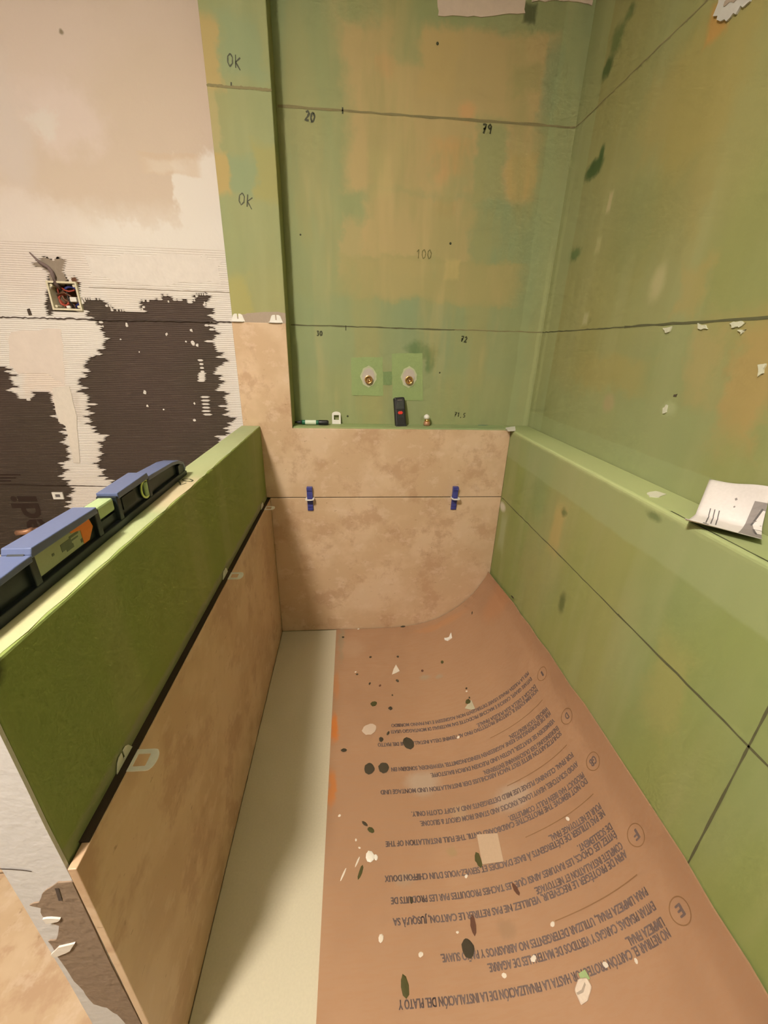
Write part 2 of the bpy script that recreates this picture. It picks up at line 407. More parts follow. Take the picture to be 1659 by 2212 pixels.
mTop = M_top()
mNiche, mPier, mRight, mLedge, mHalf, mSill = M_niche(), M_pier(), M_right(), M_ledge(), M_half(), M_sill()
mPlaster, mAdh, mBoard, mCard = M_plaster(), M_adhesive(), M_board(), M_card()
mStone, mStone2, mStone3 = M_stone('travertine tile'), M_stone('travertine tile warm', 4.4, .97), M_stone('floor travertine', 8.3, .86)
mRoom = plain('room plaster', (.30, .27, .23, 1), .8)
mCeil = plain('ceiling paint', (.82, .78, .72, 1), .8)
mPencil = plain('pencil line', (.115, .118, .055, 1), .8)
mPencil2 = plain('faded pencil line', (.250, .220, .105, 1), .8)
mPencilW = plain('dark crack line', (.075, .055, .045, 1), .8)
mInk = plain('marker ink', (.055, .062, .026, 1), .6)
mGreyAd = plain('grey adhesive', (.42, .345, .27, 1), .85, bump=.5)
mCement = plain('grey brown cement', (.27, .195, .135, 1), .9, bump=.8, bscale=90)
mTaupe = plain('broken masonry', (.30, .245, .19, 1), .9, bump=1., bscale=70)
mWhiteP = plain('white plastic', (.86, .84, .78, 1), .4, spec=.5)
mBlueP = plain('blue plastic', (.055, .065, .30, 1), .4, spec=.5)
mBrass = plain('brass', (.85, .55, .22, 1), .25, metal=1)
mBrassD = plain('dull brass', (.45, .28, .12, 1), .45, metal=.8)
mCopper = plain('copper pipe', (.55, .30, .18, 1), .45, metal=.5)
mSilic = plain('grey sealant', (.52, .47, .42, 1), .6)
mPaleG = plain('pale sealing ring', (.52, .56, .36, 1), .6)
mCollar = plain('membrane collar', (.300, .405, .165, 1), .62, bump=.2)
mCollarD = plain('membrane collar dark', (.20, .30, .12, 1), .62, bump=.2)
mBlackP = plain('black plastic', (.018, .018, .018, 1), .45, spec=.5)
mDarkG = plain('dark grey rubber', (.035, .035, .036, 1), .6)
mScreen = plain('meter screen', (.06, .065, .065, 1), .2)
mRed = plain('red button', (.75, .045, .03, 1), .4)
mNavy = plain('level body', (.012, .018, .022, 1), .45, spec=.5)
mBlueL = plain('level blue', (.105, .135, .255, 1), .38, spec=.5)
mLabel = plain('level label', (.36, .38, .24, 1), .5)
mLabelP = plain('label print', (.13, .15, .10, 1), .5)
mOrange = plain('orange label', (.80, .20, .02, 1), .5)
mVial = plain('spirit vial', (.62, .80, .40, 1), .15, trans=.35)
mVialG = plain('green vial liquid', (.08, .35, .16, 1), .15)
mYel = plain('yellow vial ring', (.70, .80, .20, 1), .3)
mPenG = plain('green pen barrel', (.02, .16, .08, 1), .4)
mPaper = plain('white paper', (.80, .76, .74, 1), .7)
mPrint = plain('grey print', (.30, .27, .26, 1), .7)
mPrintD = plain('dark print', (.13, .12, .12, 1), .7)
mTextB = plain('print blue grey', (.175, .125, .110, 1), .75)
mTextL = plain('print brown line', (.27, .145, .065, 1), .75)
mTray = plain('shower tray', (.62, .57, .42, 1), .5, spec=.4)
mCrumb = plain('dark mortar', (.075, .060, .035, 1), .9, bump=.5)
mCrumbB = plain('brown crumb', (.16, .075, .045, 1), .9, bump=.5)
mOliveC = plain('olive membrane crumb', (.075, .070, .018, 1), .8)
mChip = plain('white plaster chip', (.78, .70, .58, 1), .8)
mTapeC = plain('clear sticker', (.55, .40, .27, 1), .35)
mWirR = plain('red wire', (.36, .06, .035, 1), .5)
mWirB = plain('blue wire', (.035, .045, .22, 1), .5)
mWirN = plain('brown wire', (.14, .06, .03, 1), .5)
mWirK = plain('black wire', (.02, .018, .016, 1), .5)
mBoxI = plain('junction box inside', (.20, .10, .055, 1), .7)
mBoxF = plain('junction box frame', (.74, .68, .50, 1), .5)
mCond = plain('conduit', (.17, .12, .11, 1), .6)
mJointShade = plain('joint filler and edge shade', (.04, .026, .014, 1), .9)
mGrout = plain('grout', (.30, .22, .15, 1), .9)
mWedi = plain('board print', (.036, .020, .014, 1), .6)
mPlasterW = plain('fresh white plaster', (.80, .74, .66, 1), .8, bump=.5, bscale=60)
mWhiteD = plain('white dab', (.66, .68, .52, 1), .7, bump=.5)

# ------------------------------------------------------------------ room shell
def slab_with_hole(mb, x0, x1, z0, z1, hx0, hx1, hz0, hz1, y0, y1):
    mb.box(x0, hx0, y0, y1, z0, z1); mb.box(hx1, x1, y0, y1, z0, z1)
    mb.box(hx0, hx1, y0, y1, z0, hz0); mb.box(hx0, hx1, y0, y1, hz1, z1); return mb
BX0, BX1, BZ0, BZ1 = -.656, -.564, 1.247, 1.331      # junction box opening
XW0 = -1.55; YB = -2.95
wall_bl = slab_with_hole(MB(), XW0, XP0+.03, ZF, ZCEIL, BX0, BX1, BZ0, BZ1, YN+.003, YN+.11).build('wall_back_left', mBoard)
structure(wall_bl, 'black foam board wall behind half wall, coated with cream plaster and white adhesive')
wall_b = MB().box(XP0+.03, XR+.1, YN, YN+.11, ZF, ZCEIL).build('wall_back', mNiche)
structure(wall_b, 'green and tan waterproofed niche back wall with two brass outlets')
pier = MB().box(XP0, XP1, .0115, YN, ZS, ZCEIL).build('wall_pier', mPier, bevel=.002)
structure(pier, 'narrow green pier between cream wall and niche, marked OK twice')
lowb = MB().box(XP0, WR, .0115, YN, ZF, ZS).build('wall_niche', mSill, bevel=.002)
structure(lowb, 'low boxed-out wall carrying the niche sill and travertine tiles')
ledge = MB().box(WR, XR, YB, YN, ZF, ZS).build('wall_ledge', mLedge, bevel=.007, seg=3)
structure(ledge, 'low green boxed-out wall with ledge along the right wall')
wall_r = MB().box(XR, XR+.1, YB, YN, ZF, ZCEIL).build('wall_right', mRight)
structure(wall_r, 'tall olive green waterproofed wall on the right above the ledge')
half = MB().box(XH0, XH1, YE, -.0005, ZF, ZT).build('wall_half', mHalf, bevel=.003)
structure(half, 'green half wall between shower and room with a blue level on top')
MB().prism([(XH0+.001, -.001)] + [(XH0+.001, YE+.001)] + [(XH1-.0005+random.uniform(-.0035, .0005), YE+.002+(-YE-.004)*k/40) for k in range(41)], ZT-.0005, ZT+.0004, 2).build('membrane_strip', mTop, half)
wl = MB().box(XW0-.1, XW0, YB, YN+.11, ZF, ZCEIL).build('wall_left', mRoom); structure(wl, 'plain plaster wall on the far left of the room')
wf = MB().box(XW0-.1, XR+.1, YB-.1, YB, ZF, ZCEIL).build('wall_front', mRoom); structure(wf, 'plain plaster wall behind the camera')
ceil = MB().box(XW0-.1, XR+.1, YB-.1, YN+.11, ZCEIL, ZCEIL+.1).build('ceiling', mCeil); structure(ceil, 'plain white ceiling with one unseen lamp', 'ceiling')
floor = MB().box(XW0-.1, XR+.1, YB-.1, YN+.11, ZF-.1, ZF).build('floor', mGrout); structure(floor, 'bathroom floor laid with travertine tiles', 'floor')

# lamp: out of view, guessed as a disc pendant; upper glow added for ceiling fill
lamp = empty('pendant_lamp', (LAMP_POS[0], LAMP_POS[1], ZCEIL))
tag(lamp, 'unseen lamp guessed as a round pendant, upper face added for soft fill', 'lamp')
def lit(name, k):
    m, nt, b = new_mat(name); b.inputs['Emission Color'].default_value = LAMP_COL; b.inputs['Emission Strength'].default_value = k
    b.inputs['Base Color'].default_value = (.9, .9, .9, 1); return m
_h = LAMP_POS[2]-ZCEIL
MB().lathe([(.05, -.0005), (.05, -.015), (.01, -.025)], (0, 0, 0), 'z', 24).build('canopy', mWhiteP, lamp)
MB().lathe([(.003, -.024), (.003, _h+.030)], (0, 0, 0), 'z', 8).build('cord', mWhiteP, lamp)
MB().lathe([(LAMP_R+.008, _h+.002), (LAMP_R+.008, _h+.022)], (0, 0, 0), 'z', 40).build('housing', mWhiteP, lamp)
MB().lathe([(LAMP_R, _h), (LAMP_R, _h+.0018)], (0, 0, 0), 'z', 40).build('lower_glass', lit('lit lower glass', LAMP_DOWN), lamp)
MB().lathe([(LAMP_R, _h+.0222), (LAMP_R, _h+.024)], (0, 0, 0), 'z', 40).build('upper_fill', lit('lit upper fill', LAMP_UP_FILL), lamp)  # glowing upper face added to bounce soft fill off the ceiling

# ------------------------------------------------------------------ ribbons drawn on surfaces (pencil lines, handwriting)
def ribbon(pts, w, plane, off, jit=0.0):
    """thin flat ribbon of width w along 2D pts on plane ('y','x','z') at offset off"""
    mb = MB(); n = len(pts); L = []; R = []
    for i, q in enumerate(pts):
        a = pts[max(i-1, 0)]; b = pts[min(i+1, n-1)]
        dx, dy = b[0]-a[0], b[1]-a[1]; l = math.hypot(dx, dy) or 1; nx, ny = -dy/l, dx/l
        ww = w*.5*(1+random.uniform(-jit, jit))
        L.append((q[0]+nx*ww, q[1]+ny*ww)); R.append((q[0]-nx*ww, q[1]-ny*ww))
    P = {'y': lambda q: (q[0], off, q[1]), 'x': lambda q: (off, q[0], q[1]), 'z': lambda q: (q[0], q[1], off)}[plane]
    mb.add([P(q) for q in L+R], [(i, i+1, n+i+1, n+i) for i in range(n-1)])
    return mb
def hand_line(a, b, n=24, wob=.0012):
    return [(a[0]+(b[0]-a[0])*i/n, a[1]+(b[1]-a[1])*i/n+random.uniform(-wob, wob)) for i in range(n+1)]
STROKES = {
 '0': [[(.5,1),(.15,.8),(.1,.4),(.35,0),(.7,.15),(.85,.6),(.5,1)]],
 '1': [[(.2,.7),(.55,1),(.5,0)]],
 '2': [[(.1,.8),(.45,1),(.8,.75),(.55,.4),(.1,.0),(.9,.05)]],
 '3': [[(.1,.9),(.7,.95),(.45,.55),(.85,.3),(.4,0),(.05,.1)]],
 '5': [[(.85,1),(.3,.95),(.2,.55),(.7,.5),(.75,.1),(.1,.0)]],
 '7': [[(.05,.95),(.85,1),(.35,0)],[(.2,.5),(.75,.55)]],
 '9': [[(.8,.7),(.45,.5),(.15,.75),(.5,1),(.8,.8),(.7,0)]],
 '8': [[(.5,.55),(.15,.8),(.5,1),(.8,.8),(.5,.55),(.1,.25),(.45,0),(.85,.25),(.5,.55)]],
 'O': [[(.5,1),(.1,.75),(.1,.3),(.45,0),(.85,.3),(.85,.75),(.5,1)]],
 'K': [[(.15,1),(.2,0)],[(.9,.85),(.2,.45),(.95,-.1)]],
 ',': [[(.5,.05),(.3,-.25)]]}
def handwriting(parent, txt, c, h, plane, off, m=None, w=.003, rot=0., wr=.72, flip=1):
    """handwritten marker text: one mesh, part of the surface it is written on"""
    mb = MB(); n = len(txt); tw = n*h*wr
    for i, ch in enumerate(txt):
        for st in STROKES[ch]:
            pts = []
            for a in range(len(st)-1):
                for k in range(3):
                    t = k/3; pts.append((st[a][0]+(st[a+1][0]-st[a][0])*t, st[a][1]+(st[a+1][1]-st[a][1])*t))
            pts.append(st[-1]); q = []
            for x, y in pts:
                u = (-tw/2+i*h*wr+x*h*wr*.85)*flip; v = (y-.5)*h
                q.append((c[0]+u*math.cos(rot)-v*math.sin(rot), c[1]+u*math.sin(rot)+v*math.cos(rot)))
            r = ribbon(q, w, plane, off, .25); mb.add(r.v, r.f)
    return mb.build('handwriting', m or mInk, parent)

# marked course lines
def pline(parent, a, b, plane, off, w=.0028, m=None, n=30, wob=.0010):
    o = ribbon(hand_line(a, b, n, wob), w, plane, off, .3).build('marked_line', m or mPencil, parent); return o
e = .0006
pline(wall_b, (XP1+.004, Z3), (XR-.002, Z3), 'y', YN-e, .0058, mPencil2)
pline(wall_b, (XP1+.004, Z2), ((0.6750,1.2225)[0], Z2), 'y', YN-e, .0038)
pline(wall_b, ((0.6750,1.2225)[0], Z2), (XR-.002, Z2), 'y', YN-e, .0026, mPencil2)
pline(pier, (XP0, Z3), (XP1, Z3), 'y', .0115-e, .0055, mPencil2)
pline(wall_r, (YN, Z3), (-.42, Z3), 'x', XR-e, .0030, mPencil2)
pline(wall_r, (YN, Z2), (-.38, Z2), 'x', XR-e, .0030)
pline(wall_r, (-.38, Z2), (-1.2, Z2), 'x', XR-e, .0045)
ribbon(hand_line((WR+.0085, -.79), (WR+.0085, -1.6), 40, .0004), .0026, 'z', ZS+.0004, .35).build('marked_line', mInk, ledge)
pline(ledge, (-.01, Z1), (-.75, Z1), 'x', WR-e, .0030)
pline(ledge, (-.75, Z1), (-1.5, Z1), 'x', WR-e, .0042)
pline(ledge, (-1.066, ZS-.03), (-1.072, .28), 'x', WR-e, .0034)
ribbon([(0.2883,1.8039), (0.2881,1.7894)], .004, 'y', YN-e).build('marked_line', mInk, wall_b)
ribbon([(0.2907,1.2282), (0.2905,1.2121)], .003, 'y', YN-e).build('marked_line', mInk, wall_b)
ribbon([(-0.0061,1.8060), (-0.0069,1.7986)], .004, 'y', .0115-e).build('marked_line', mInk, pier)
handwriting(pier, 'OK', (0.0073,1.8482), .026, 'y', .0115-e, rot=-.12)
handwriting(pier, 'OK', (0.0060,1.5485), .030, 'y', .0115-e, rot=-.2)
handwriting(wall_b, '20', (0.1952,1.7780), .022, 'y', YN-e, rot=-.2, w=.005)
handwriting(wall_b, '79', (0.7238,1.7784), .022, 'y', YN-e, w=.0045)
handwriting(wall_b, '30', (0.2006,1.2009), .015, 'y', YN-e, w=.0045)
handwriting(wall_b, '72', (0.7131,1.1948), .018, 'y', YN-e, rot=-.12, w=.0045)
handwriting(wall_b, '71,5', (0.7244,0.9289), .016, 'y', YN-e, rot=-.1, w=.003)
handwriting(wall_b, '100', (0.5524,1.4492), .026, 'y', YN-e, plain('faded pencil', (.20,.19,.07,1), .8), w=.003)
handwriting(half, '20', (-0.0401,-0.6215), .030, 'z', ZT+e, rot=1.0, w=.0035)
for q, r in (((0.1498,1.4867), .003), ((0.6366,1.4824), .004), ((0.5568,1.9562), .004), ((0.2938,0.9184), .004), ((0.6330,1.0802), .003)):
    MB().lathe([(r, 0), (r*.6, -.001)], (q[0], YN-.0002, q[1]), 'y', 8).build('screw_mark', mInk, wall_b)

# unpainted plaster left above the membrane, and pale plaster repairs
def patch(parent, name, pts, plane, off, th, m, bevel=0):
    """flat irregular coat: polygon in the surface's own two axes, raised by th"""
    ax = {'y': 1, 'x': 0, 'z': 2}[plane]
    return MB().prism(pts, off, off+th, ax).build(name, m, parent, bevel)
def rough(pts, n=5, amp=.003):
    out = []
    for i in range(len(pts)):
        a, b = pts[i], pts[(i+1) % len(pts)]
        for k in range(n):
            t = k/n; out.append((a[0]+(b[0]-a[0])*t+random.uniform(-amp, amp), a[1]+(b[1]-a[1])*t+random.uniform(-amp, amp)))
    return out
mTopP = plain('bare plaster', (.72, .60, .50, 1), .8, bump=.4, bscale=60)
patch(wall_b, 'plaster_coat', rough([(0.5497,2.0645), (0.5538,2.0119), (0.6761,2.0182), (0.7973,2.0336), (0.7921,2.0812)], 6, .002), 'y', YN, -.002, mTopP)
patch(wall_b, 'plaster_coat', rough([(0.8115,2.0825), (0.8158,2.0577), (0.9212,2.0657), (0.9871,2.0610), (0.9886,2.0947)], 6, .002), 'y', YN, -.002, mTopP)
patch(wall_r, 'plaster_repair', rough([(-0.4404,1.7871), (-0.4376,1.7594), (-0.4635,1.7330), (-0.4912,1.7289), (-0.5192,1.7307), (-0.5177,1.7427)], 4, .004), 'x', XR, -.004, plain('grey white repair', (.62,.62,.58,1), .8, bump=1., bscale=50))
patch(wall_r, 'repair_hole', rough([(-0.4590,1.7561), (-0.4777,1.7505), (-0.4950,1.7466), (-0.4854,1.7566), (-0.4596,1.7642)], 3, .002), 'x', XR-.004, -.001, mGreyAd)
for pts in ([(-0.5206,1.2179), (-0.5450,1.2189), (-0.5441,1.2080), (-0.5309,1.2065)], [(-0.6138,1.2212), (-0.6340,1.2187), (-0.6419,1.2127), (-0.6226,1.2109)],
            [(-0.6883,1.2195), (-0.7093,1.2229), (-0.7192,1.2166), (-0.7087,1.2110), (-0.6967,1.2130)], [(-0.7106,1.2065), (-0.7261,1.2082), (-0.7205,1.2002)],
            [(-0.7722,1.1502), (-0.7846,1.1558), (-0.7850,1.1391), (-0.7804,1.1343)], [(-0.5895,1.0555), (-0.5978,1.0626), (-0.6008,1.0452), (-0.5919,1.0428)]):
    patch(wall_r, 'filler_dab', rough(pts, 3, .002), 'x', XR, -.003, mWhiteD)
patch(wall_r, 'anchor_hole', rough([(-0.6050,1.0849), (-0.6147,1.0869), (-0.6132,1.0810), (-0.6056,1.0801)], 2, .0005), 'x', XR, -.0008, mCrumb)
patch(ledge, 'filler_dab', rough([(0.9294,-0.6930), (0.9566,-0.6817), (0.9652,-0.7019), (0.9374,-0.7209), (0.9203,-0.7126)], 3, .002), 'z', ZS, .002, plain('pale filler dab', (.72,.72,.58,1), .7))
patch(ledge, 'filler_dab', rough([(0.8827,0.0167), (0.9301,0.0467), (0.9034,-0.0261), (0.8737,-0.0360)], 3, .001), 'z', ZS, .004, mWhiteP)

# ------------------------------------------------------------------ left wall: smooth plaster, combed adhesive rows over the black board
def inpoly(x, z, P):
    c = False; j = len(P)-1
    for i in range(len(P)):
        if (P[i][1] > z) != (P[j][1] > z) and x < (P[j][0]-P[i][0])*(z-P[i][1])/(P[j][1]-P[i][1])+P[i][0]: c = not c
        j = i
    return c
BIG = [(-0.5638,1.2821), (-0.5113,1.2811), (-0.4965,1.2708), (-0.4700,1.2608), (-0.4640,1.2487), (-0.3909,1.2496), (-0.3824,1.2771), (-0.3521,1.2834), (-0.3183,1.2845), (-0.3129,1.2981), (-0.2911,1.2975), (-0.2878,1.2827), (-0.2571,1.2905), (-0.2173,1.2809), (-0.2127,1.3014), (-0.1657,1.3096),
       (-0.1696,1.2824), (-0.1766,1.2643), (-0.1719,1.2450), (-0.1627,1.2241), (-0.1553,1.2001), (-0.1538,1.1770), (-0.1608,1.1475), (-0.1468,1.1360), (-0.1401,1.1152), (-0.1404,1.0878), (-0.1650,1.0812), (-0.1584,1.0221), (-0.1458,0.9281), (-0.1435,0.9063), (-0.1247,0.8964), (-0.1429,0.8843), (-0.1597,0.8567), (-0.1801,0.8287), (-0.1968,0.8039),
       (-0.2131,0.5433), (-0.5581,0.4234), (-0.6465,0.5462), (-0.6186,0.6309), (-0.6173,0.6516), (-0.6265,0.6776), (-0.6510,0.7015), (-0.6406,0.7518), (-0.6281,0.7766), (-0.6057,0.8167), (-0.6097,0.8406), (-0.6237,0.8624), (-0.6427,0.8822), (-0.6358,0.9168), (-0.6243,0.9380), (-0.6218,0.9669), (-0.6317,1.0013), (-0.6443,1.0181),
       (-0.6144,1.0401), (-0.6056,1.0810), (-0.5940,1.0975), (-0.5583,1.1087), (-0.5436,1.1266), (-0.5253,1.1603), (-0.5176,1.1931), (-0.5345,1.2081), (-0.5448,1.2258), (-0.5491,1.2435), (-0.5598,1.2581)]
LEFT = [(XW0-.1, (-0.8774,1.0678)[1]), (-0.8774,1.0678), (-0.8592,1.0652), (-0.8585,1.0489), (-0.8356,1.0418), (-0.8546,1.0143), (-0.8587,0.9866), (-0.8580,0.9695), (-0.8188,0.9591), (-0.7932,0.9892), (-0.7343,0.9886), (-0.7354,0.9683), (-0.7353,0.9349), (-0.7373,0.8878), (-0.7182,0.8715), (-0.7346,0.8158), (-0.7354,0.7760), (-0.7338,0.7515),
        (-0.7657,0.7354), (-0.7725,0.6977), (-0.7782,0.6518), (-0.7535,0.6312), (-0.7728,0.5896), (-0.7881,0.5373), (-0.8186,0.4474), (-0.9227,0.3866), (-1.0330,0.3568), (-1.0857,0.3556), (-1.1112,0.3412), (XW0-.1, (-1.1112,0.3412)[1])]
SLOT = [(-0.6681,1.2972), (-0.6488,1.3161), (-0.6602,1.2347), (-0.6829,1.2300), (-0.6782,1.2665)]
CAV = [(-0.6919,1.3718), (-0.6703,1.3851), (-0.6510,1.3957), (-0.6363,1.3950), (-0.6181,1.3870), (-0.6002,1.3976), (-0.5808,1.3884), (-0.5987,1.3576), (-0.5912,1.3335), (-0.5566,1.3270), (-0.5621,1.3384), (-0.5685,1.3459), (-0.5801,1.3442), (-0.5831,1.3325), (-0.5566,1.3270), (-0.5770,1.2467), (-0.6590,1.2443), (-0.6505,1.3251), (-0.6607,1.3183), (-0.6584,1.3312), (-0.6457,1.3521), (-0.6634,1.3666)]
PATCHES = [[(-0.2310,1.0614), (-0.2104,1.0618), (-0.2094,1.0354), (-0.2333,1.0349)], [(-0.2343,0.9303), (-0.2097,0.9306), (-0.2125,0.9105), (-0.2372,0.9102)], [(-0.2223,1.1088), (-0.2067,1.1091), (-0.2129,1.0664), (-0.2224,1.0662)], [(-0.2306,0.9890), (-0.2047,0.9894), (-0.2125,0.9339), (-0.2322,0.9336)]]
ROW = .0062; ZTOP = 1.43
random.seed(11)
rows = MB(); z = ZF; nrow = 0
YC0 = YN+.003; YC1 = YN
while z < ZTOP:
    zc = z+ROW/2; X0, X1 = XW0, XP0+.03
    jit = random.uniform(-1, 1); jit = jit*abs(jit)
    nx = int((X1-X0)/.0035); run = None
    for i in range(nx+1):
        x = X0+(X1-X0)*i/nx
        a = (.030 if x < -.55 or x > -.20 else .020)*jit + .004*math.sin(x*31+z*90)
        xj = x+(a if x < -.42 else -a)
        white = not (inpoly(xj, zc, BIG) or inpoly(xj, zc, LEFT) or inpoly(x+.004*jit, zc, SLOT) or inpoly(x+.002*jit, zc, CAV))
        if white and zc > 1.19 and inpoly(x, zc-.006, BIG) and random.random() < .4: white = False
        if not white:
            for P in PATCHES:
                if inpoly(x+.006*jit, zc, P) and (nrow % 2 == 0 or P is PATCHES[0]): white = True
        if i == nx: white_end = white; 
        if white and run is None: run = x
        if run is not None and (not white or i == nx):
            if x-run > .003:
                t = .0012 if (x-run) < .05 else .0
                tp = min(.011, (x-run)*.35); l = tp*.6 if run > X0 else 0; r = tp*.6 if i < nx else 0
                rows.prism([(run-l, zc+random.uniform(-.0012, .0012)), (run+tp-l, z), (x-tp+r, z), (x+r, zc+random.uniform(-.0012, .0012)), (x-tp+r, z+ROW), (run+tp-l, z+ROW)], YC1-.0002*(nrow % 2)+t, YC0, 1)
            run = None
    z += ROW; nrow += 1
coat = rows.build('combed_adhesive', mAdh, wall_bl)
patchtop = MB().box(XW0, XP0+.03, YC1-.0005, YC0, z, ZCEIL).build('plaster_coat', mPlaster, wall_bl)
# smoothed lump of filler hanging below the box, and the two raised filler strips
patch(wall_bl, 'filler_coat', rough([(-0.8098,1.1811), (-0.6525,1.1895), (-0.6593,1.1209), (-0.6813,1.0159), (-0.7348,1.0513), (-0.8253,1.0465), (-0.8495,1.0728)], 4, .006), 'y', YN-.0002, -.0006, plain('pinkish filler', (.80,.71,.64,1), .8, bump=.3, bscale=40))
patch(wall_bl, 'filler_coat', rough([(-0.7273,1.0027), (-0.6699,1.0130), (-0.6733,0.9049), (-0.7041,0.7338), (-0.7270,0.7337), (-0.7204,0.8210), (-0.7186,0.8698), (-0.7373,0.8878), (-0.7364,0.9365)], 4, .002), 'y', YN-.001, -.0015, mPlasterW)
patch(wall_bl, 'filler_coat', rough([(-0.5286,1.3941), (-0.3583,1.4106), (-0.1725,1.4227), (-0.1170,1.4096), (-0.1171,1.3420), (-0.3307,1.3347), (-0.5132,1.3440)], 5, .010), 'y', YN-.0002, -.0005, plain('white skim', (.82,.77,.72,1), .8, bump=.5, bscale=50))
# crumbs of adhesive stuck on the black board
mb = MB()
for px, r in (((-0.4389,1.2093), .006), ((-0.3156,1.1843), .005), ((-0.4679,1.1646), .003), ((-0.2556,1.1628), .003), ((-0.2317,1.1980), .005), ((-0.2332,1.1590), .008), ((-0.2189,1.1520), .005), ((-0.4241,0.9922), .006), ((-0.4238,0.9457), .004), ((-0.2581,0.9562), .004), ((-0.6059,0.6497), .005), ((-0.4158,1.1267), .002), ((-0.2672,0.8965), .006), ((-0.3700,0.9334), .003)):
    P = [(px[0]+r*random.uniform(.5, 1.2)*math.cos(t*.9), px[1]+r*random.uniform(.5, 1.4)*math.sin(t*.9)) for t in range(7)]
    mb.prism(P, YN+.003, YN+.001, 1)
tag(mb.build('adhesive_flecks', mAdh, wall_bl), kind='stuff')
pline(wall_bl, (-0.8838,1.2214), (-0.6607,1.2224), 'y', YN-.0018, .0035, mPencilW, 30, .0016)
pline(wall_bl, (-0.6607,1.2224), (XP0, Z2+.004), 'y', YN-.0018, .0042, mPencilW, 60, .0016)
pline(wall_bl, (-1.0758,0.6522), (-0.6080,0.6403), 'y', YN-.0006, .0028, mWedi, 30, .0004)
pline(wall_bl, (-0.5309,1.3174), (XP0, (-0.1144,1.3167)[1]), 'y', YN-.0019, .0016, plain('faint groove', (.45,.40,.36,1), .8), 30, .001)
patch(wall_bl, 'drip_mark', rough([(-0.7372,1.2473), (-0.7279,1.2503), (-0.7264,1.2314), (-0.7372,1.2284)], 2, .001), 'y', YN-.001, -.0006, mBoard)
# broken masonry above the box, rusty hole, conduit
patch(wall_bl, 'broken_masonry', rough([(-0.6919,1.3718), (-0.6510,1.3957), (-0.6363,1.3950), (-0.6181,1.3870), (-0.6002,1.3976), (-0.5808,1.3884), (-0.5987,1.3576), (-0.5912,1.3335), (-0.6487,1.3264), (-0.6457,1.3521), (-0.6634,1.3666)], 4, .003), 'y', YN+.003, -.002, mTaupe)
patch(wall_bl, 'broken_masonry', rough([(-0.5801,1.3442), (-0.5685,1.3459), (-0.5560,1.3296), (-0.5626,1.3255), (-0.5824,1.3300)], 3, .002), 'y', YN+.003, -.001, mWirN)
MB().tube([(q[0], YN-.004, q[1]) for q in ((-0.6805,1.4056), (-0.6705,1.3937), (-0.6605,1.3817), (-0.6502,1.3746), (-0.6372,1.3675), (-0.6297,1.3552), (-0.6276,1.3425), (-0.6284,1.3245))] + [(-.63, YN+.02, 1.31)], .006, 8, rr=[.002,.003,.004,.006,.005,.006,.007,.007,.006]).build('conduit', mCond, wall_bl, smooth=True)
# printed brand lettering on the black board
def text_mesh(txt, size=1.0, offset=0.0):
    cu = bpy.data.curves.new('t', 'FONT'); cu.body = txt; cu.size = size; cu.offset = offset; cu.resolution_u = 3; cu.fill_mode = 'FRONT'
    o = bpy.data.objects.new('t', cu); COL.objects.link(o)
    dg = bpy.context.evaluated_depsgraph_get(); dg.update()
    me = bpy.data.meshes.new_from_object(o.evaluated_get(dg)); bpy.data.objects.remove(o); bpy.data.curves.remove(cu)
    V = [tuple(v.co) for v in me.vertices]; Fc = [tuple(p.vertices) for p in me.polygons]; bpy.data.meshes.remove(me)
    return V, Fc
def flat_text(parent, txt, org, ux, uy, size, m, name='lettering', offset=.0):
    """txt laid on a plane: org + ux*u + uy*v"""
    V, Fc = text_mesh(txt, size, offset); mb = MB(); o = Vector(org); a = Vector(ux); b = Vector(uy)
    mb.add([o+a*v[0]+b*v[1] for v in V], Fc); return mb.build(name, m, parent)
flat_text(wall_bl, 'wedi', (-.905, YN+.0022, .345), (0, 0, 1), (-1, 0, 0), .135, mWedi, offset=.004)
flat_text(wall_bl, 'O', (-.985, YN+.0022, .72), (0, 0, 1), (-1, 0, 0), .11, mWedi)
for k in range(3):
    MB().box(-1.05, -.93-.02*k, YN+.0018, YN+.003, .685-.012*k, .690-.012*k).build('lettering', mWedi, wall_bl)

# ------------------------------------------------------------------ tiles
def tile(parent, pts, a, b, ax, m, bevel=.0012):
    return MB().prism(pts, a, b, ax).build('tile', m, parent, bevel)
G = .0015
tile(lowb, [(0, .0), (WR-.001, .0), (WR-.001, Z1-G), (0, Z1-G)], 0, .0098, 1, mStone)
tile(lowb, [(XP0, Z1+G), (WR-.001, Z1+G), (WR-.001, ZS-.004), (XP1, ZS-.004), (XP1, Z2), (XP0, Z2)], 0, .0098, 1, mStone)
MB().box(XH1, WR-.001, .003, .0112, Z1-G, Z1+G).build('joint', mJointShade, lowb)
patch(pier, 'adhesive_smear', rough([(XP0+.001, Z2), (XP1-.001, Z2), (XP1-.001, Z2+.030), (XP1-.03, Z2+.034), (0.0, Z2+.030), (XP0+.03, Z2+.022), (XP0+.001, Z2+.012)], 4, .0012), 'y', .0115, -.0008, mGreyAd)
tile(half, [(YE-.006, .0005), (-.0005, .0005), (-.0005, Z1-.004), (YE-.006, Z1-.004)], -.0100, 0.0, 0, mStone2)
MB().box(XH1, -.0012, YE+.02, -.0006, Z1-.0042, Z1-.0018).build('joint', mJointShade, half)  # dark strip on the tile's top edge, painting in its shade and dirt
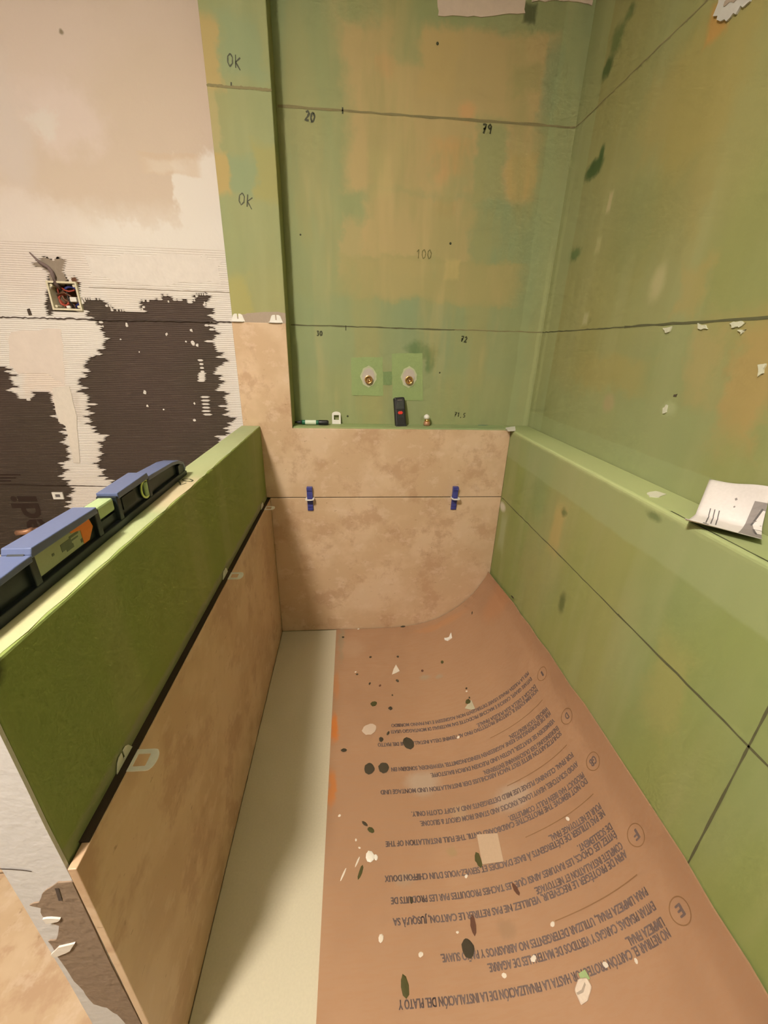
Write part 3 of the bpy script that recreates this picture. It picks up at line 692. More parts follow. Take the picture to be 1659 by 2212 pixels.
# raw front end of the half wall
endc = patch(half, 'plaster_coat', rough([(XH0, ZF), (XH1, ZF), (XH1, ZT-.004), (XH0, ZT-.004)], 14, .0012), 'y', YE, -.004, plain('raw white plaster', (.66,.645,.64,1), .85, bump=.35, bscale=110))
patch(half, 'cement_smear', rough([(-0.0124,0.5960), (-0.0271,0.5972), (-0.0495,0.5759), (-0.0577,0.5597), (-0.0695,0.5576), (-0.0590,0.5480), (-0.0622,0.5384), (-0.0580,0.5202), (-0.0499,0.5072), (-0.0607,0.4773), (-0.0702,0.4745), (-0.0700,0.4386), (-0.0692,0.3815), (-0.0638,0.3418), (-0.0608,0.2989), (-0.0458,0.2852), (-0.0369,0.2591), (-0.0284,0.1998), (XH1, .02), (XH1, Z1-.03)], 3, .0012), 'y', YE-.004, -.0015, mCement)
patch(half, 'plaster_spike', rough([(-0.0743,0.4477), (-0.0608,0.4626), (-0.0470,0.4669), (-0.0411,0.4682), (-0.0496,0.4525), (-0.0629,0.4444), (-0.0732,0.4392)], 2, .0008), 'y', YE-.0055, -.002, mPlasterW)
patch(half, 'plaster_spike', rough([(-0.0610,0.5300), (-0.0504,0.5304), (-0.0412,0.5258), (-0.0466,0.5214), (-0.0598,0.5194)], 2, .0008), 'y', YE-.0055, -.002, mPlasterW)
ribbon([(-0.0797,0.6295), (-0.0672,0.6269), (-0.0562,0.6237), (-0.0477,0.6199)], .0018, 'y', YE-.0046).build('marked_line', mPencilW, half)
ribbon([(-0.0298,0.5873), (-0.0311,0.5751), (-0.0326,0.5618)], .004, 'y', YE-.006).build('marked_line', mPencilW, half)
# floor tiles
for i in range(3):
    for j in range(4):
        x0 = -.08-.6*(i+1)+.0015; x1 = -.08-.6*i-.0015; y0 = -.82+.9*(1-j)-.9+.0015; y1 = y0+.9-.003
        if i == 0: x1 = XH0-.001
        x0 = max(x0, XW0+.001); y1 = min(y1, YN-.002); y0 = max(y0, YB+.001)
        if x1-x0 < .05 or y1-y0 < .05: continue
        MB().box(x0, x1, y0, y1, ZF, ZF+.008).build('tile', mStone3, floor, bevel=.001)

# ------------------------------------------------------------------ shower tray and cardboard
tray = MB().box(.0, WR-.001, -1.75, -.0005, ZF+.0005, 0).build('shower_tray', mTray, bevel=.002)
tag(tray, 'cream white shower tray showing as a bare strip beside the half wall', 'shower tray')
PX = [.235,.45,.53,.60,.676,.735,.795,.84,.867,.885,.8935]; PZ = [.004,.005,.009,.02,.045,.08,.13,.185,.235,.28,.335]
def spl(X, Y, x):
    i = max(0, min(len(X)-2, sum(1 for q in X if q <= x)-1)); 
    def sl(k):
        if k == 0: return (Y[1]-Y[0])/(X[1]-X[0])
        if k == len(X)-1: return (Y[-1]-Y[-2])/(X[-1]-X[-2])
        return .5*((Y[k+1]-Y[k])/(X[k+1]-X[k])+(Y[k]-Y[k-1])/(X[k]-X[k-1]))
    h = X[i+1]-X[i]; t = (x-X[i])/h
    return (2*t**3-3*t**2+1)*Y[i]+(t**3-2*t**2+t)*h*sl(i)+(-2*t**3+3*t**2)*Y[i+1]+(t**3-t**2)*h*sl(i+1)
_X = [.235+(.8935-.235)*i/600 for i in range(601)]; _Z = [spl(PX, PZ, x) for x in _X]; _S = [0.]
for i in range(600): _S.append(_S[-1]+math.hypot(_X[i+1]-_X[i], _Z[i+1]-_Z[i]))
SMAX = _S[-1]
def card(s, y=0, lift=0.0):
    s = max(0, min(SMAX, s)); lo, hi = 0, 600
    while hi-lo > 1:
        m = (lo+hi)//2
        if _S[m] <= s: lo = m
        else: hi = m
    t = (s-_S[lo])/(_S[hi]-_S[lo]); dx, dz = _X[hi]-_X[lo], _Z[hi]-_Z[lo]; l = math.hypot(dx, dz)
    return Vector((_X[lo]+dx*t-dz/l*lift, y, _Z[lo]+dz*t+dx/l*lift))
def s_of_x(x):
    for i in range(601):
        if _X[i] >= x: return _S[i]
    return SMAX
def s_end(y):
    Y = [-1.8, -1.22, -1.073, -.825, -.532, -.30, -.01, .01]; Zt = [.30, .318, .330, .334, .321, .31, .281, .28]
    z = Zt[0]
    for i in range(len(Y)-1):
        if Y[i] <= y <= Y[i+1]: z = Zt[i]+(Zt[i+1]-Zt[i])*(y-Y[i])/(Y[i+1]-Y[i])
    for i in range(601):
        if _Z[i] >= z: return _S[i]
    return SMAX
sheet = empty('cardboard_sheet', (.55, -.87, .004))
tag(sheet, 'brown cardboard sheet with printed instructions covering the tray, curling up the right wall', 'cardboard')
mb = MB(); NS, NY = 56, 26; v = []; f = []
for j in range(NY+1):
    y = -.004-1.72*j/NY; se = s_end(y)
    for i in range(NS+1): v.append(card(se*i/NS, y))
for j in range(NY):
    for i in range(NS): a = j*(NS+1)+i; f.append((a, a+NS+1, a+NS+2, a+1))
off = len(v)
for j in range(NY+1):
    y = -.004-1.72*j/NY; se = s_end(y)
    for i in range(NS+1): v.append(card(se*i/NS, y, -.0035))
f += [tuple(q+off for q in reversed(t)) for t in list(f)]
n1 = NS+1
edge = [i for i in range(NS+1)]+[j*n1+NS for j in range(1, NY+1)]+[NY*n1+i for i in range(NS-1, -1, -1)]+[j*n1 for j in range(NY-1, 0, -1)]
for k in range(len(edge)):
    a, b = edge[k], edge[(k+1) % len(edge)]; f.append((a, b, b+off, a+off))
mb.add(v, f)
def child(mbx, name, m, parent, bevel=0, smooth=False):
    """mesh given in world coordinates made a child of an empty that has a location"""
    loc = parent.location; mbx.v = [(q[0]-loc.x, q[1]-loc.y, q[2]-loc.z) for q in mbx.v]
    return mbx.build(name, m, parent, bevel, smooth)
sheet.location = (0, 0, 0)
child(mb, 'board', mCard, sheet, smooth=False)
bd = sheet.children[0]
for p in bd.data.polygons: p.use_smooth = True
es = bd.modifiers.new('edges', 'EDGE_SPLIT'); es.split_angle = math.radians(50)

S0 = .707; CAP = .0126
def card_text(txt, yr, s_stop, cap=CAP, s0=S0, name='printed_line', m=None, off=.034, skew=.022):
    """text printed along the sheet: yr is the middle of the letters at s0, the print runs slightly askew"""
    V, Fc = text_mesh(txt, 1.0, .006)
    xs = [q[0] for q in V]; x0, x1 = min(xs), max(xs); sx = (s0-s_stop)/(x1-x0); sy = cap/.72
    mbx = MB()
    for d, dv in ((-.045, 0), (0, .02), (0, -.02), (.045, 0)):      # heavy type: overlaid strikes
        mbx.add([card(s0-(q[0]-x0+d)*sx, yr+(q[0]-x0)*sx*skew+cap/2-(q[1]+dv)*sy, .0009) for q in V], Fc)
    return mbx.build(name, m or mTextB, sheet)
LINES = [
 ('NO RETIRAR EL CARTÓN PROTECTOR HASTA LA FINALIZACIÓN DE LA INSTALACIÓN DEL PLATO Y', -1.1180, .155),
 ('LIMPIEZA FINAL.', -1.1035, .620), ('EVITAR PISADAS, CARGAS Y VERTIDOS DE MATERIALES DE AGARRE.', -1.0810, .340),
 ('PARA LIMPIEZA FINAL, UTILIZAR DETERGENTES NO ABRASIVOS Y PAÑO SUAVE.', -1.0600, .249),
 ("AFIN DE PROTÉGER LE RECEVEUR, VEUILLEZ NE PAS RETIRER LE CARTON, JUSQU'À SA", -0.9990, .156),
 ('COMPLÈTE INSTALLATION ET NETTOYAGE.', -0.9845, .480), ('ÉVITEZ LES CHOCS, LES RAYURES AINSI QUE LES TACHES PRODUITES PAR LES PRODUITS DE', -0.9630, .155),
 ('DE SCELLEMENT.', -0.9485, .609), ("NE PAS UTILISER DE DÉTERGENTS À BASE D'ACIDES ET SERVEZ-VOUS D'UN CHIFFON DOUX", -0.9220, .144),
 ('POUR LE NETTOYAGE FINAL.', -0.9075, .554),
 ('DO NOT REMOVE THE PROTECTIVE CARDBOARD UNTIL THE FULL INSTALLATION OF THE', -0.8510, .152),
 ('PRODUCT HAS BEEN FULLY COMPLETED.', -0.8365, .476), ('AVOID SCRATCHES, HEAVY LOADS, KNOCKS AND STAINS FROM GROUT & SILICONE.', -0.8090, .246),
 ('FOR FINAL CLEANING PLEASE USE MILD DETERGENTS AND A SOFT CLOTH ONLY.', -0.7850, .227),
 ('SCHUTZKARTON BITTE ERST NACH ABSCHLUSS DER INSTALLATION UND MONTAGE UND', -0.7240, .148),
 ('ENDREINIGUNG DER DUSCHWANNE ENTFERNEN.', -0.7085, .448), ('VERMEIDEN SIE KRATZER, LASTEN UND FLECKEN DURCH BAUSTOFFE.', -0.6850, .297),
 ('FÜR DIE ENDREINIGUNG KEINE AGGRESSIVEN REINIGUNGSMITTEL VERWENDEN, SONDERN EIN', -0.6600, .184), ('WEICHES TUCH BENUTZEN.', -0.6455, .556),
 ('NON RIMUOVERE IL CARTONE PROTETTIVO FINO AL TERMINE DELLA INSTALLAZIONE DEL PIATTO', -0.5790, .149),
 ('DOCCIA E DELLA SUA PULIZIA FINALE.', -0.5645, .473), ('EVITARE GRAFFI, CARICHI E MACCHIE PRODOTTE DAI MATERIALI DI MONTAGGIO USATI', -0.5350, .195),
 ('PER LA PULIZIA FINALE USARE DETERGENTI NON AGGRESSIVI E UN PANNO MORBIDO', -0.5120, .198)]
# lines of one block must not run into each other: keep at least a cap height between neighbours
for i, (t, y, s) in enumerate(LINES): card_text(t, y, s)
for L_, y in (('E', -1.106), ('F', -.988), ('GB', -.832), ('D', -.706), ('I', -.556)):
    sc = .750; r0, r1 = .0215, .0195
    mbx = MB(); V = []; Fc = []; n = 28
    for k in range(n):
        t = 2*math.pi*k/n
        for r in (r0, r1): V.append(card(sc+r*1.1*math.cos(t), y+r*.85*math.sin(t), .0009))
    for k in range(n): a = 2*k; b = 2*((k+1) % n); Fc.append((a, b, b+1, a+1))
    mbx.add(V, Fc); mbx.build('printed_circle', mTextL, sheet)
    w = .012 if len(L_) == 1 else .022
    if L_ == 'I': w = .004
    card_text(L_, y, sc-w/2, .016, sc+w/2, 'printed_letter', skew=0)
for y, a in ((-.615, .5), (-.758, .5), (-.881, .5), (-1.034, .5)):
    mbx = MB(); V = []; n = 16
    for k in range(n+1):
        for d in (-.0009, .0009): V.append(card(a+(.706-a)*k/n, y+d, .0009))
    mbx.add(V, [(2*k, 2*k+1, 2*k+3, 2*k+2) for k in range(n)]); mbx.build('printed_rule', mTextL, sheet)

# ------------------------------------------------------------------ debris on the cardboard
def blobmesh(seed, nlat=5, nlon=8, flat=.35, rag=.22):
    rnd = random.Random(seed); v = []; f = []
    for i in range(nlat+1):
        ph = math.pi*i/nlat
        for k in range(nlon):
            t = 2*math.pi*k/nlon; r = 1+rnd.uniform(-rag, rag) if 0 < i < nlat else 1
            v.append((math.sin(ph)*math.cos(t)*r, math.sin(ph)*math.sin(t)*r, (math.cos(ph)+1)*flat*.5))
    for i in range(nlat):
        for k in range(nlon): f.append((i*nlon+k, i*nlon+(k+1) % nlon, (i+1)*nlon+(k+1) % nlon, (i+1)*nlon+k))
    mb = MB(); mb.add(v, f); return mb.mesh('crumb')
SHAPES = [blobmesh(i) for i in range(5)]; FLAT = [blobmesh(20+i, 4, 18, .10, .07) for i in range(3)]
def on_card(x, lift=.0004):
    s = s_of_x(x); a = card(s, 0, lift); b = card(min(s+.01, SMAX), 0, lift); return a, math.atan2(b.z-a.z, b.x-a.x)
def crumb(q, rx, ry, m, label, cat, group=None, rot=0., shapes=SHAPES, hz=None, name='mortar_crumb', k=[0]):
    k[0] += 1; me = shapes[k[0] % len(shapes)].copy(); me.materials.append(m)
    o = bpy.data.objects.new(name, me); COL.objects.link(o); a, tilt = on_card(q[0])
    o.matrix_world = Matrix.Translation((a.x, q[1], a.z)) @ Matrix.Rotation(-tilt, 4, 'Y') @ Matrix.Rotation(rot, 4, 'Z') @ Matrix.Diagonal((rx, ry, hz or min(rx, ry), 1))
    return tag(o, label, cat, group)
g1 = 'dark mortar crumbs on the cardboard'
DARK = ['dark crumb at the back end of the bare tray strip', 'dark crumb up and left of the cream triangular scrap', 'dark crumb just above the cream triangular scrap', 'round dark crumb right of the cream triangular scrap', 'dark crumb just below the cream triangular scrap', 'left one of two small crumbs above the olive teardrop crumb', 'right one of two small crumbs above the olive teardrop crumb', 'round dark crumb right of the olive teardrop crumb', 'slim dark crumb just right of the pale oval drop', 'dark crumb at the far left end of the first Italian line', 'slim dark crumb at the curved foot of the back tile', 'tiny dark crumb above the white chip near the pale green scrap', 'small dark crumb with a white chip beside it near the tray strip', 'dark splinter in the cardboard corner by the right wall', 'small dark crumb on the left end of a French line', 'tiny dark crumb touching the top of the dark olive crumb', 'faint dark crumb between cream scrap and round crumb below it']
WHITE = ['white chip at the foot of the back tile beside the tray strip', 'white chip beside a small dark crumb near the tray strip', 'white chip above the pale green triangular scrap', 'white chip on the longest Italian line', 'white chip alone on bare cardboard left of the Spanish lines', 'white chip just left of the last Spanish line', 'white chip between the third and last Spanish lines', 'white chip just below the third Spanish line', 'white chip at the left end of the rule above the Spanish lines', 'white chip on the rule between English and French lines', 'white chip on a French line left of the clear sticker', 'tiny white chip left of the brown mortar smear', 'white chip on the first Spanish line nearest the right wall', 'white chip just above the large plaster chunk', 'white chip near the cardboard left edge beside the dark splinters', 'upper of two tiny white chips above the bright plaster lump', 'lower of two tiny white chips above the bright plaster lump']
for q, rx, ry, rot in (((0.2655,-0.0574), .006, .005, 0), ((0.3775,-0.1826), .006, .005, 1), ((0.4877,-0.1880), .005, .005, 0), ((0.5729,-0.2759), .005, .006, 0),
     ((0.4725,-0.3121), .005, .007, .5), ((0.3679,-0.3184), .004, .006, -.4), ((0.4052,-0.3298), .004, .006, -.5), ((0.4353,-0.4334), .007, .007, 0),
     ((0.4192,-0.5276), .004, .008, -.5), ((0.3951,-0.5489), .007, .008, 0), ((0.8065,-0.0966), .003, .008, -.4), ((0.7038,-0.4122), .004, .004, 0), ((0.3222,-0.2704), .005, .004, 0),
     ((0.8919,-0.2524), .003, .012, .2), ((0.4355,-0.9526), .004, .006, 0), ((0.7043,-0.4522), .003, .004, 0), ((0.4472,-0.3766), .003, .004, 0)):
    crumb(q, rx, ry, mCrumbB if random.random() < .35 else mCrumb, DARK.pop(0), 'crumb', g1, rot)
crumb((0.5303,-0.0057), .011, .005, mCrumb, 'flat dark crumb at the foot of the back wall tile', 'crumb', 'large crumbs')
crumb((0.6530,-0.2570), .006, .008, mOliveC, 'small olive crumb below the broken white clip', 'crumb', 'large crumbs')
crumb((0.3786,-0.4107), .012, .009, mOliveC, 'olive teardrop crumb left of the printed Italian lines', 'crumb', 'large crumbs', .5)
crumb((0.6964,-0.4650), .010, .009, mOliveC, 'dark olive crumb beside the pale green triangle scrap', 'crumb', 'large crumbs', .4)
crumb((0.2763,-0.5785), .010, .006, mCrumb, 'dark crumb near the orange mark on the cardboard edge', 'crumb', 'large crumbs')
crumb((0.3356,-0.7888), .004, .009, mCrumb, 'upper of two dark splinter crumbs left of the English lines', 'crumb', 'large crumbs', .9)
crumb((0.3496,-0.8037), .010, .006, mOliveC, 'lower of two dark splinter crumbs left of the English lines', 'crumb', 'large crumbs', -.6)
crumb((0.3213,-0.8928), .004, .014, mOliveC, 'slim dark splinter below the white plaster lump', 'crumb', 'large crumbs', -.4)
crumb((0.6066,-0.8952), .008, .015, mOliveC, 'dark oval crumb touching the clear sticker corner', 'crumb', 'large crumbs', .1)
crumb((0.6687,-0.9646), .005, .013, mCrumbB, 'reddish brown splinter across the French lines', 'crumb', 'large crumbs', .3)
crumb((0.5626,-1.0076), .006, .016, mCrumbB, 'brown smear of mortar below the first French line', 'crumb', 'large crumbs', -.1)
crumb((0.4035,-1.0825), .008, .016, mOliveC, 'olive oval crumb near the front left of the cardboard', 'crumb', 'large crumbs', .1)
g2 = 'dark round mortar drops'
crumb((0.3527,-0.6419), .0155, .0175, mCrumb, 'left one of two round dark mortar drops side by side', 'mortar drop', g2, 0, FLAT, .02, 'mortar_drop')
crumb((0.3955,-0.6415), .0155, .0165, mCrumb, 'right one of two round dark mortar drops side by side', 'mortar drop', g2, 0, FLAT, .02, 'mortar_drop')
crumb((0.4804,-0.5682), .0160, .0210, mCrumb, 'dark mortar drop splashed over the Italian lines', 'mortar drop', g2, .3, FLAT, .02, 'mortar_drop')
crumb((0.5416,-1.0408), .0130, .0150, mCrumb, 'large blurred dark mortar drop over the last Spanish line', 'mortar drop', g2, .2, FLAT, .02, 'mortar_drop')
crumb((0.3582,-0.5100), .024, .019, plain('dried pale drop', (.60,.47,.36,1), .8), 'pale oval plaster drop on the cardboard by the tray strip', 'plaster drop', None, .45, FLAT, .02, 'plaster_drop')
g3 = 'tiny white plaster chips'
for q, r in (((0.3320,-0.0063), .005), ((0.3170,-0.2584), .004), ((0.7024,-0.4238), .004), ((0.6373,-0.5750), .005), ((0.3629,-1.0110), .007), ((0.4434,-1.0410), .005), ((0.6634,-1.0742), .006), ((0.6008,-1.0871), .005), ((0.7166,-1.0367), .005), ((0.8095,-0.8881), .005), ((0.5705,-0.9214), .004), ((0.5269,-1.0141), .003), ((0.8143,-1.1261), .004), ((0.7729,-1.1141), .005), ((0.2684,-0.7653), .004), ((0.3110,-0.8245), .003), ((0.3200,-0.8422), .003)):
    crumb(q, r*.8, r, mChip, WHITE.pop(0), 'chip', g3, random.uniform(0, 3), name='plaster_chip')
for q, l, w_ in (((0.3150,-0.8711), .012, 'upper'), ((0.2806,-0.8946), .014, 'lower')):
    crumb(q, .002, l, mChip, w_+' of two thin pale plaster scrapes near the cardboard left edge', 'chip', 'pale scrapes', -.5, FLAT, .01, 'plaster_scrape')
crumb((0.3446,-0.8629), .011, .012, plain('bright plaster', (.88,.84,.74,1), .7), 'bright white plaster lump on the cardboard by the tray strip', 'plaster lump', None, .2, SHAPES, .014, 'plaster_lump')
crumb((0.3593,-0.8655), .005, .006, plain('bright plaster b', (.88,.84,.74,1), .7), 'small white crumb next to the bright plaster lump', 'plaster lump', None, .2, SHAPES, .008, 'plaster_lump')
def scrap(name, pts, m, label, cat, lift=.0008, th=.0008):
    mb = MB(); n = len(pts); top = []; bot = []
    for q in pts:
        s = s_of_x(q[0]); top.append(card(s, q[1], lift+th)); bot.append(card(s, q[1], lift))
    mb.add(top+bot, [tuple(range(n)), tuple(range(2*n-1, n-1, -1))]+[(i, (i+1) % n, n+(i+1) % n, n+i) for i in range(n)])
    return tag(mb.build(name, m), label, cat)
scrap('paper_scrap', [(0.4758,-0.2302), (0.4866,-0.2648), (0.4731,-0.2732), (0.4546,-0.2805), (0.4643,-0.2536)], mChip, 'small cream triangular paper scrap on the cardboard', 'scrap')
scrap('paper_scrap', [(0.7071,-0.4641), (0.7092,-0.5007), (0.6981,-0.4982), (0.6810,-0.4843), (0.6889,-0.4764)], plain('pale green scrap', (.50,.46,.32,1), .7), 'pale green triangular scrap above the printed Italian lines', 'scrap')
st = scrap('sticker', [(0.6170,-0.8431), (0.6672,-0.8521), (0.6619,-0.9104), (0.6135,-0.9057)], mTapeC, 'clear rectangular sticker stuck over the English lines', 'sticker')
ch = empty('plaster_chunk', (0, 0, 0)); tag(ch, 'large white chunk of plaster on the cardboard at the front', 'plaster chunk')
_q = (0.7269,-1.1305); _a, _t = on_card(_q[0]); ch.location = (_a.x, _q[1], _a.z); ch.rotation_euler = (0, -_t, .55)
ch.scale = (.75, .75, .75)
MB().prism([(-.026,-.012), (-.006,-.018), (.022,-.012), (.026,.004), (.008,.016), (-.016,.012)], 0, .010, 2).build('chunk', plain('chunk plaster', (.74,.62,.50,1), .85, bump=1., bscale=90), ch, bevel=.004)
MB().prism([(-.016,.002), (-.002,-.004), (.014,-.001), (.016,.003), (-.001,.001), (-.015,.006)], .0101, .0108, 2).build('crack', mGreyAd, ch)
MB().prism([(.008,.006), (.030,-.002), (.034,.014), (.016,.020)], 0, .004, 2).build('green_skin', mCollar, ch)

# ------------------------------------------------------------------ tile clips and wedges
def clip_outline(n=6):
    out = [(-.016, -.012), (-.016, .008)]+[(-.016, .022)]
    for k in range(1, 2*n): t = math.pi-math.pi*k/(2*n); out.append((.016*math.cos(t)*(1 if abs(math.cos(t)) < .8 else 1), .024+.009*math.sin(t)))
    out += [(.016, .022), (.016, .008), (.016, -.012)]; return out
_o = clip_outline()
def _inn(q): return (max(-.0095, min(.0095, q[0]*.62)), max(.003, min(.0205, q[1]*.75)))
def make_clip(base=True):
    t = empty('tile_clip')
    MB().ringprism(_o, [_inn(q) for q in _o], -.0008, .0008, 2).build('loop', mWhiteP, t)
    if base:
        b = MB(); b.prism([(-.021, -.018), (.021, -.018), (.021, 0), (.014, .014), (.009, .018), (.002, .018), (.002, .006), (-.002, .006), (-.002, .018), (-.009, .018), (-.014, .014), (-.021, 0)], -.0113, -.0101, 1)
        b.build('base_plate', mWhiteP, t)
    return t
CLIPG = 'white tile levelling clips'
proto = make_clip()
def put_clip(loc, rotz, label, first=[True], rot=None):
    o = proto if first[0] else copy_tree(proto); first[0] = False
    o.location = loc; o.rotation_euler = rot or (0, 0, rotz); return tag(o, label, 'tile clip', CLIPG)
PI = math.pi
for x_, l_ in ((-.053, 'white clip stub on the pier tile top, next to the cream wall'), (.067, 'white clip stub on the pier tile top, next to the niche')):
    t_ = empty('tile_clip', (x_, 0, Z2+.0015)); t_.rotation_euler = (0, 0, PI); tag(t_, l_, 'tile clip', CLIPG)
    MB().prism([(-.021, -.018), (.021, -.018), (.021, .002), (.014, .020), (.009, .023), (.002, .023), (.002, .008), (-.002, .008), (-.002, .023), (-.009, .023), (-.014, .020), (-.021, .002)], -.0113, -.0101, 1).build('base_plate', mWhiteP, t_)
    MB().prism([(-.020, -.0100), (.024, -.0100), (.022, .004), (.012, .0075), (-.010, .0065), (-.019, .004)], -.0008, .0012, 2).build('stub', mWhiteP, t_)
put_clip((.149, 0, Z1), PI, 'white clip gripped by the left blue wedge on the back wall joint')
put_clip((.710, 0, Z1), PI, 'white clip gripped by the right blue wedge on the back wall joint')
put_clip((0, -.095, Z1-.0035), -PI/2, 'white clip farthest back in the half wall tile joint')
put_clip((0, -.55, Z1-.0035), -PI/2, 'middle white clip in the half wall tile joint')
put_clip((0, -1.035, Z1-.0035), -PI/2, 'nearest and largest white clip in the half wall tile joint')
sc_ = empty('tile_clip'); tag(sc_, 'white clip standing upright alone on the niche sill beside the pen', 'tile clip', CLIPG)
MB().ringprism(_o, [_inn(q) for q in _o], -.0008, .0008, 2).build('loop', mWhiteP, sc_)
sc_.location = (.252, .074, ZS+.0125); sc_.rotation_euler = (PI/2-.12, 0, 0)
wp = empty('wedge')
prof = [(0, -.048), (.003, -.050), (.005, -.050)]
mb = MB(); N = 16
side = [(-.001, -.049), (-.004, -.049)]+[(-.004-.010*(k/N)-(.0009 if k % 2 else 0), -.049+.098*k/N) for k in range(1, N+1)]+[(-.001, .049)]
mb.prism(side, -.0105, .0105, 0); mb.build('body', mBlueP, wp, bevel=.0008)
MB().box(-.0105, .0105, -.017, -.0125, .036, .049).build('head', mBlueP, wp, bevel=.001)
def put_wedge(loc, label, first=[True]):
    o = wp if first[0] else copy_tree(wp); first[0] = False; o.location = loc; return tag(o, label, 'wedge', 'blue wedges on the back wall joint')
put_wedge((.149, -.0008, .622), 'blue plastic wedge on the left of the back wall tile joint')
put_wedge((.708, -.0008, .622), 'blue plastic wedge on the right of the back wall tile joint')
# broken clip on the cardboard
bc = empty('broken_clip'); tag(bc, 'broken white clip piece lying at the back of the cardboard', 'clip piece')
_q = (0.7005,-0.1445); _a, _t = on_card(_q[0]); bc.location = (_a.x, _q[1], _a.z); bc.rotation_euler = (0, -_t, .25)
MB().prism([(-.018, .0), (-.010, -.014), (.012, -.014), (.022, .012), (.012, .006), (.004, -.001), (-.008, .004), (-.014, .010)], .0002, .002, 2).build('loop_piece', mWhiteP, bc)
MB().prism([(-.006, -.013), (.008, -.013), (.006, -.009), (-.005, -.009)], .002, .006, 2).build('rib', mWhiteP, bc)

# ------------------------------------------------------------------ niche fittings: collars and brass outlets
for pts in ([(0.3075,1.1253), (0.4201,1.1278), (0.4266,0.9947), (0.3099,0.9944)], [(0.4531,1.1409), (0.5635,1.1451), (0.5774,0.9785), (0.4617,0.9818)]):
    patch(wall_b, 'sealing_collar', rough(pts, 5, .0012), 'y', YN, -.0012, mCollar)
patch(wall_b, 'sealing_collar', rough([(0.4212,1.0792), (0.4567,1.0799), (0.4583,1.0331), (0.4223,1.0325)], 3, .001), 'y', YN, -.0010, mCollarD)
def outlet(c, label):
    t = empty('water_outlet', (c[0], YN-.0012, c[1])); tag(t, label, 'water outlet', 'brass water outlets in the niche wall')
    ring = [(.0285*math.cos(a*.2618)*(1+.08*math.sin(a*1.7)), .036*math.sin(a*.2618)*(1+.06*math.cos(a*2.1))+.004) for a in range(24)]
    MB().prism(ring, 0, -.0012, 1).build('seal_smear', mPaleG, t)
    ring2 = [(.022*math.cos(a*.2618), .029*math.sin(a*.2618)+.004) for a in range(24)]
    MB().prism(ring2, -.0012, -.0022, 1).build('seal_ring', mSilic, t)
    n = 20; out = [(.0145*math.cos(2*PI*k/n), .0145*math.sin(2*PI*k/n)-.006) for k in range(n)]; inn = [(.0105*math.cos(2*PI*k/n), .0105*math.sin(2*PI*k/n)-.006) for k in range(n)]
    bs = MB().ringprism(out, inn, -.0022, -.012, 1).build('brass_socket', mBrass, t, bevel=.0008)
    MB().lathe([(.0105, 0), (.0105, .0005)], (0, -.0042, -.006), 'y', 20).build('socket_bottom', mBrassD, bs)
    MB().lathe([(.004, 0), (.006, -.004), (.003, -.0075)], (.004, -.004, -.010), 'y', 12).build('plug', mBrass, bs, smooth=True)
    return t
outlet((0.3709,1.0574), 'left brass water outlet in its green square collar on the niche wall')
outlet((0.5190,1.0586), 'right brass water outlet in its green square collar on the niche wall')

# ------------------------------------------------------------------ things on the niche sill
m_ = empty('laser_meter'); tag(m_, 'black laser distance meter with red button leaning in the niche', 'laser meter')
MB().box(-.0205, .0205, 0, .022, 0, .105).build('body', mBlackP, m_, bevel=.006, seg=3)
fp = MB().box(-.0165, .0165, -.0012, .004, .060, .098).build('face_plate', mDarkG, m_, bevel=.001)
sc2 = MB().box(-.0125, .0125, -.0020, .002, .064, .090).build('screen', mScreen, fp)
MB().box(-.0080, .0080, -.0018, .002, .0935, .0950).build('lettering', mGreyAd, fp)
MB().prism([(-.010, .049), (-.006, .0435), (.006, .0435), (.010, .049), (.006, .0545), (-.006, .0545)], -.0016, .003, 1).build('red_button', mRed, m_, bevel=.0008)
for bx in (-.009, .0, .009):
    MB().box(bx-.003, bx+.003, -.0006, .002, .030, .036).build('button', mDarkG, m_)
MB().box(-.0195, .0195, .001, .021, -.0002, .010).build('grip_cap', mDarkG, m_)
m_.location = (.492, .038, ZS+.0008); m_.rotation_euler = (-.22, -.06, .10)
pen = empty('marker_pen'); tag(pen, 'green marker pen with black cap lying on the niche sill', 'pen')
MB().lathe([(.0075, 0), (.0082, .004), (.0082, .062), (.0075, .066)], (0, 0, 0), 'x', 16).build('barrel', mPenG, pen, smooth=True)
MB().lathe([(.0084, .012), (.0085, .013), (.0085, .050), (.0084, .051)], (0, 0, 0), 'x', 16).build('label_band', plain('pen label', (.70,.78,.62,1), .5), pen)
MB().lathe([(.0030, -.026), (.0045, -.018), (.0060, -.010), (.0070, 0)], (0, 0, 0), 'x', 14).build('nib_end', mBlackP, pen, smooth=True)
MB().lathe([(.0088, .060), (.0092, .063), (.0092, .092), (.0070, .096)], (0, 0, 0), 'x', 16).build('cap', mBlackP, pen, smooth=True)
pen.location = (.128, .050, ZS+.0098); pen.rotation_euler = (0, 0, -.03)
fit = empty('valve_fitting'); tag(fit, 'tiny brass fitting with a white cap standing on the niche sill', 'fitting')
MB().lathe([(.0115, 0), (.0125, .003), (.0125, .012), (.010, .015)], (0, 0, 0), 'z', 14).build('collar', mCopper, fit, smooth=True)
MB().lathe([(.0095, .015), (.0095, .021), (.006, .024)], (0, 0, 0), 'z', 14).build('brass_body', mBrass, fit, smooth=True)
MB().lathe([(.0085, .024), (.011, .028), (.0105, .035), (.004, .041)], (-.002, 0, 0), 'z', 14).build('cap', mWhiteP, fit, smooth=True)
fit.location = (.592, .062, ZS+.0008)
patch(lowb, 'paint_smear', rough([(.795,.078), (.83,.080), (.84,.087), (.80,.087)], 2, .001), 'z', ZS, .0005, plain('teal smear', (.03,.13,.11,1), .5))

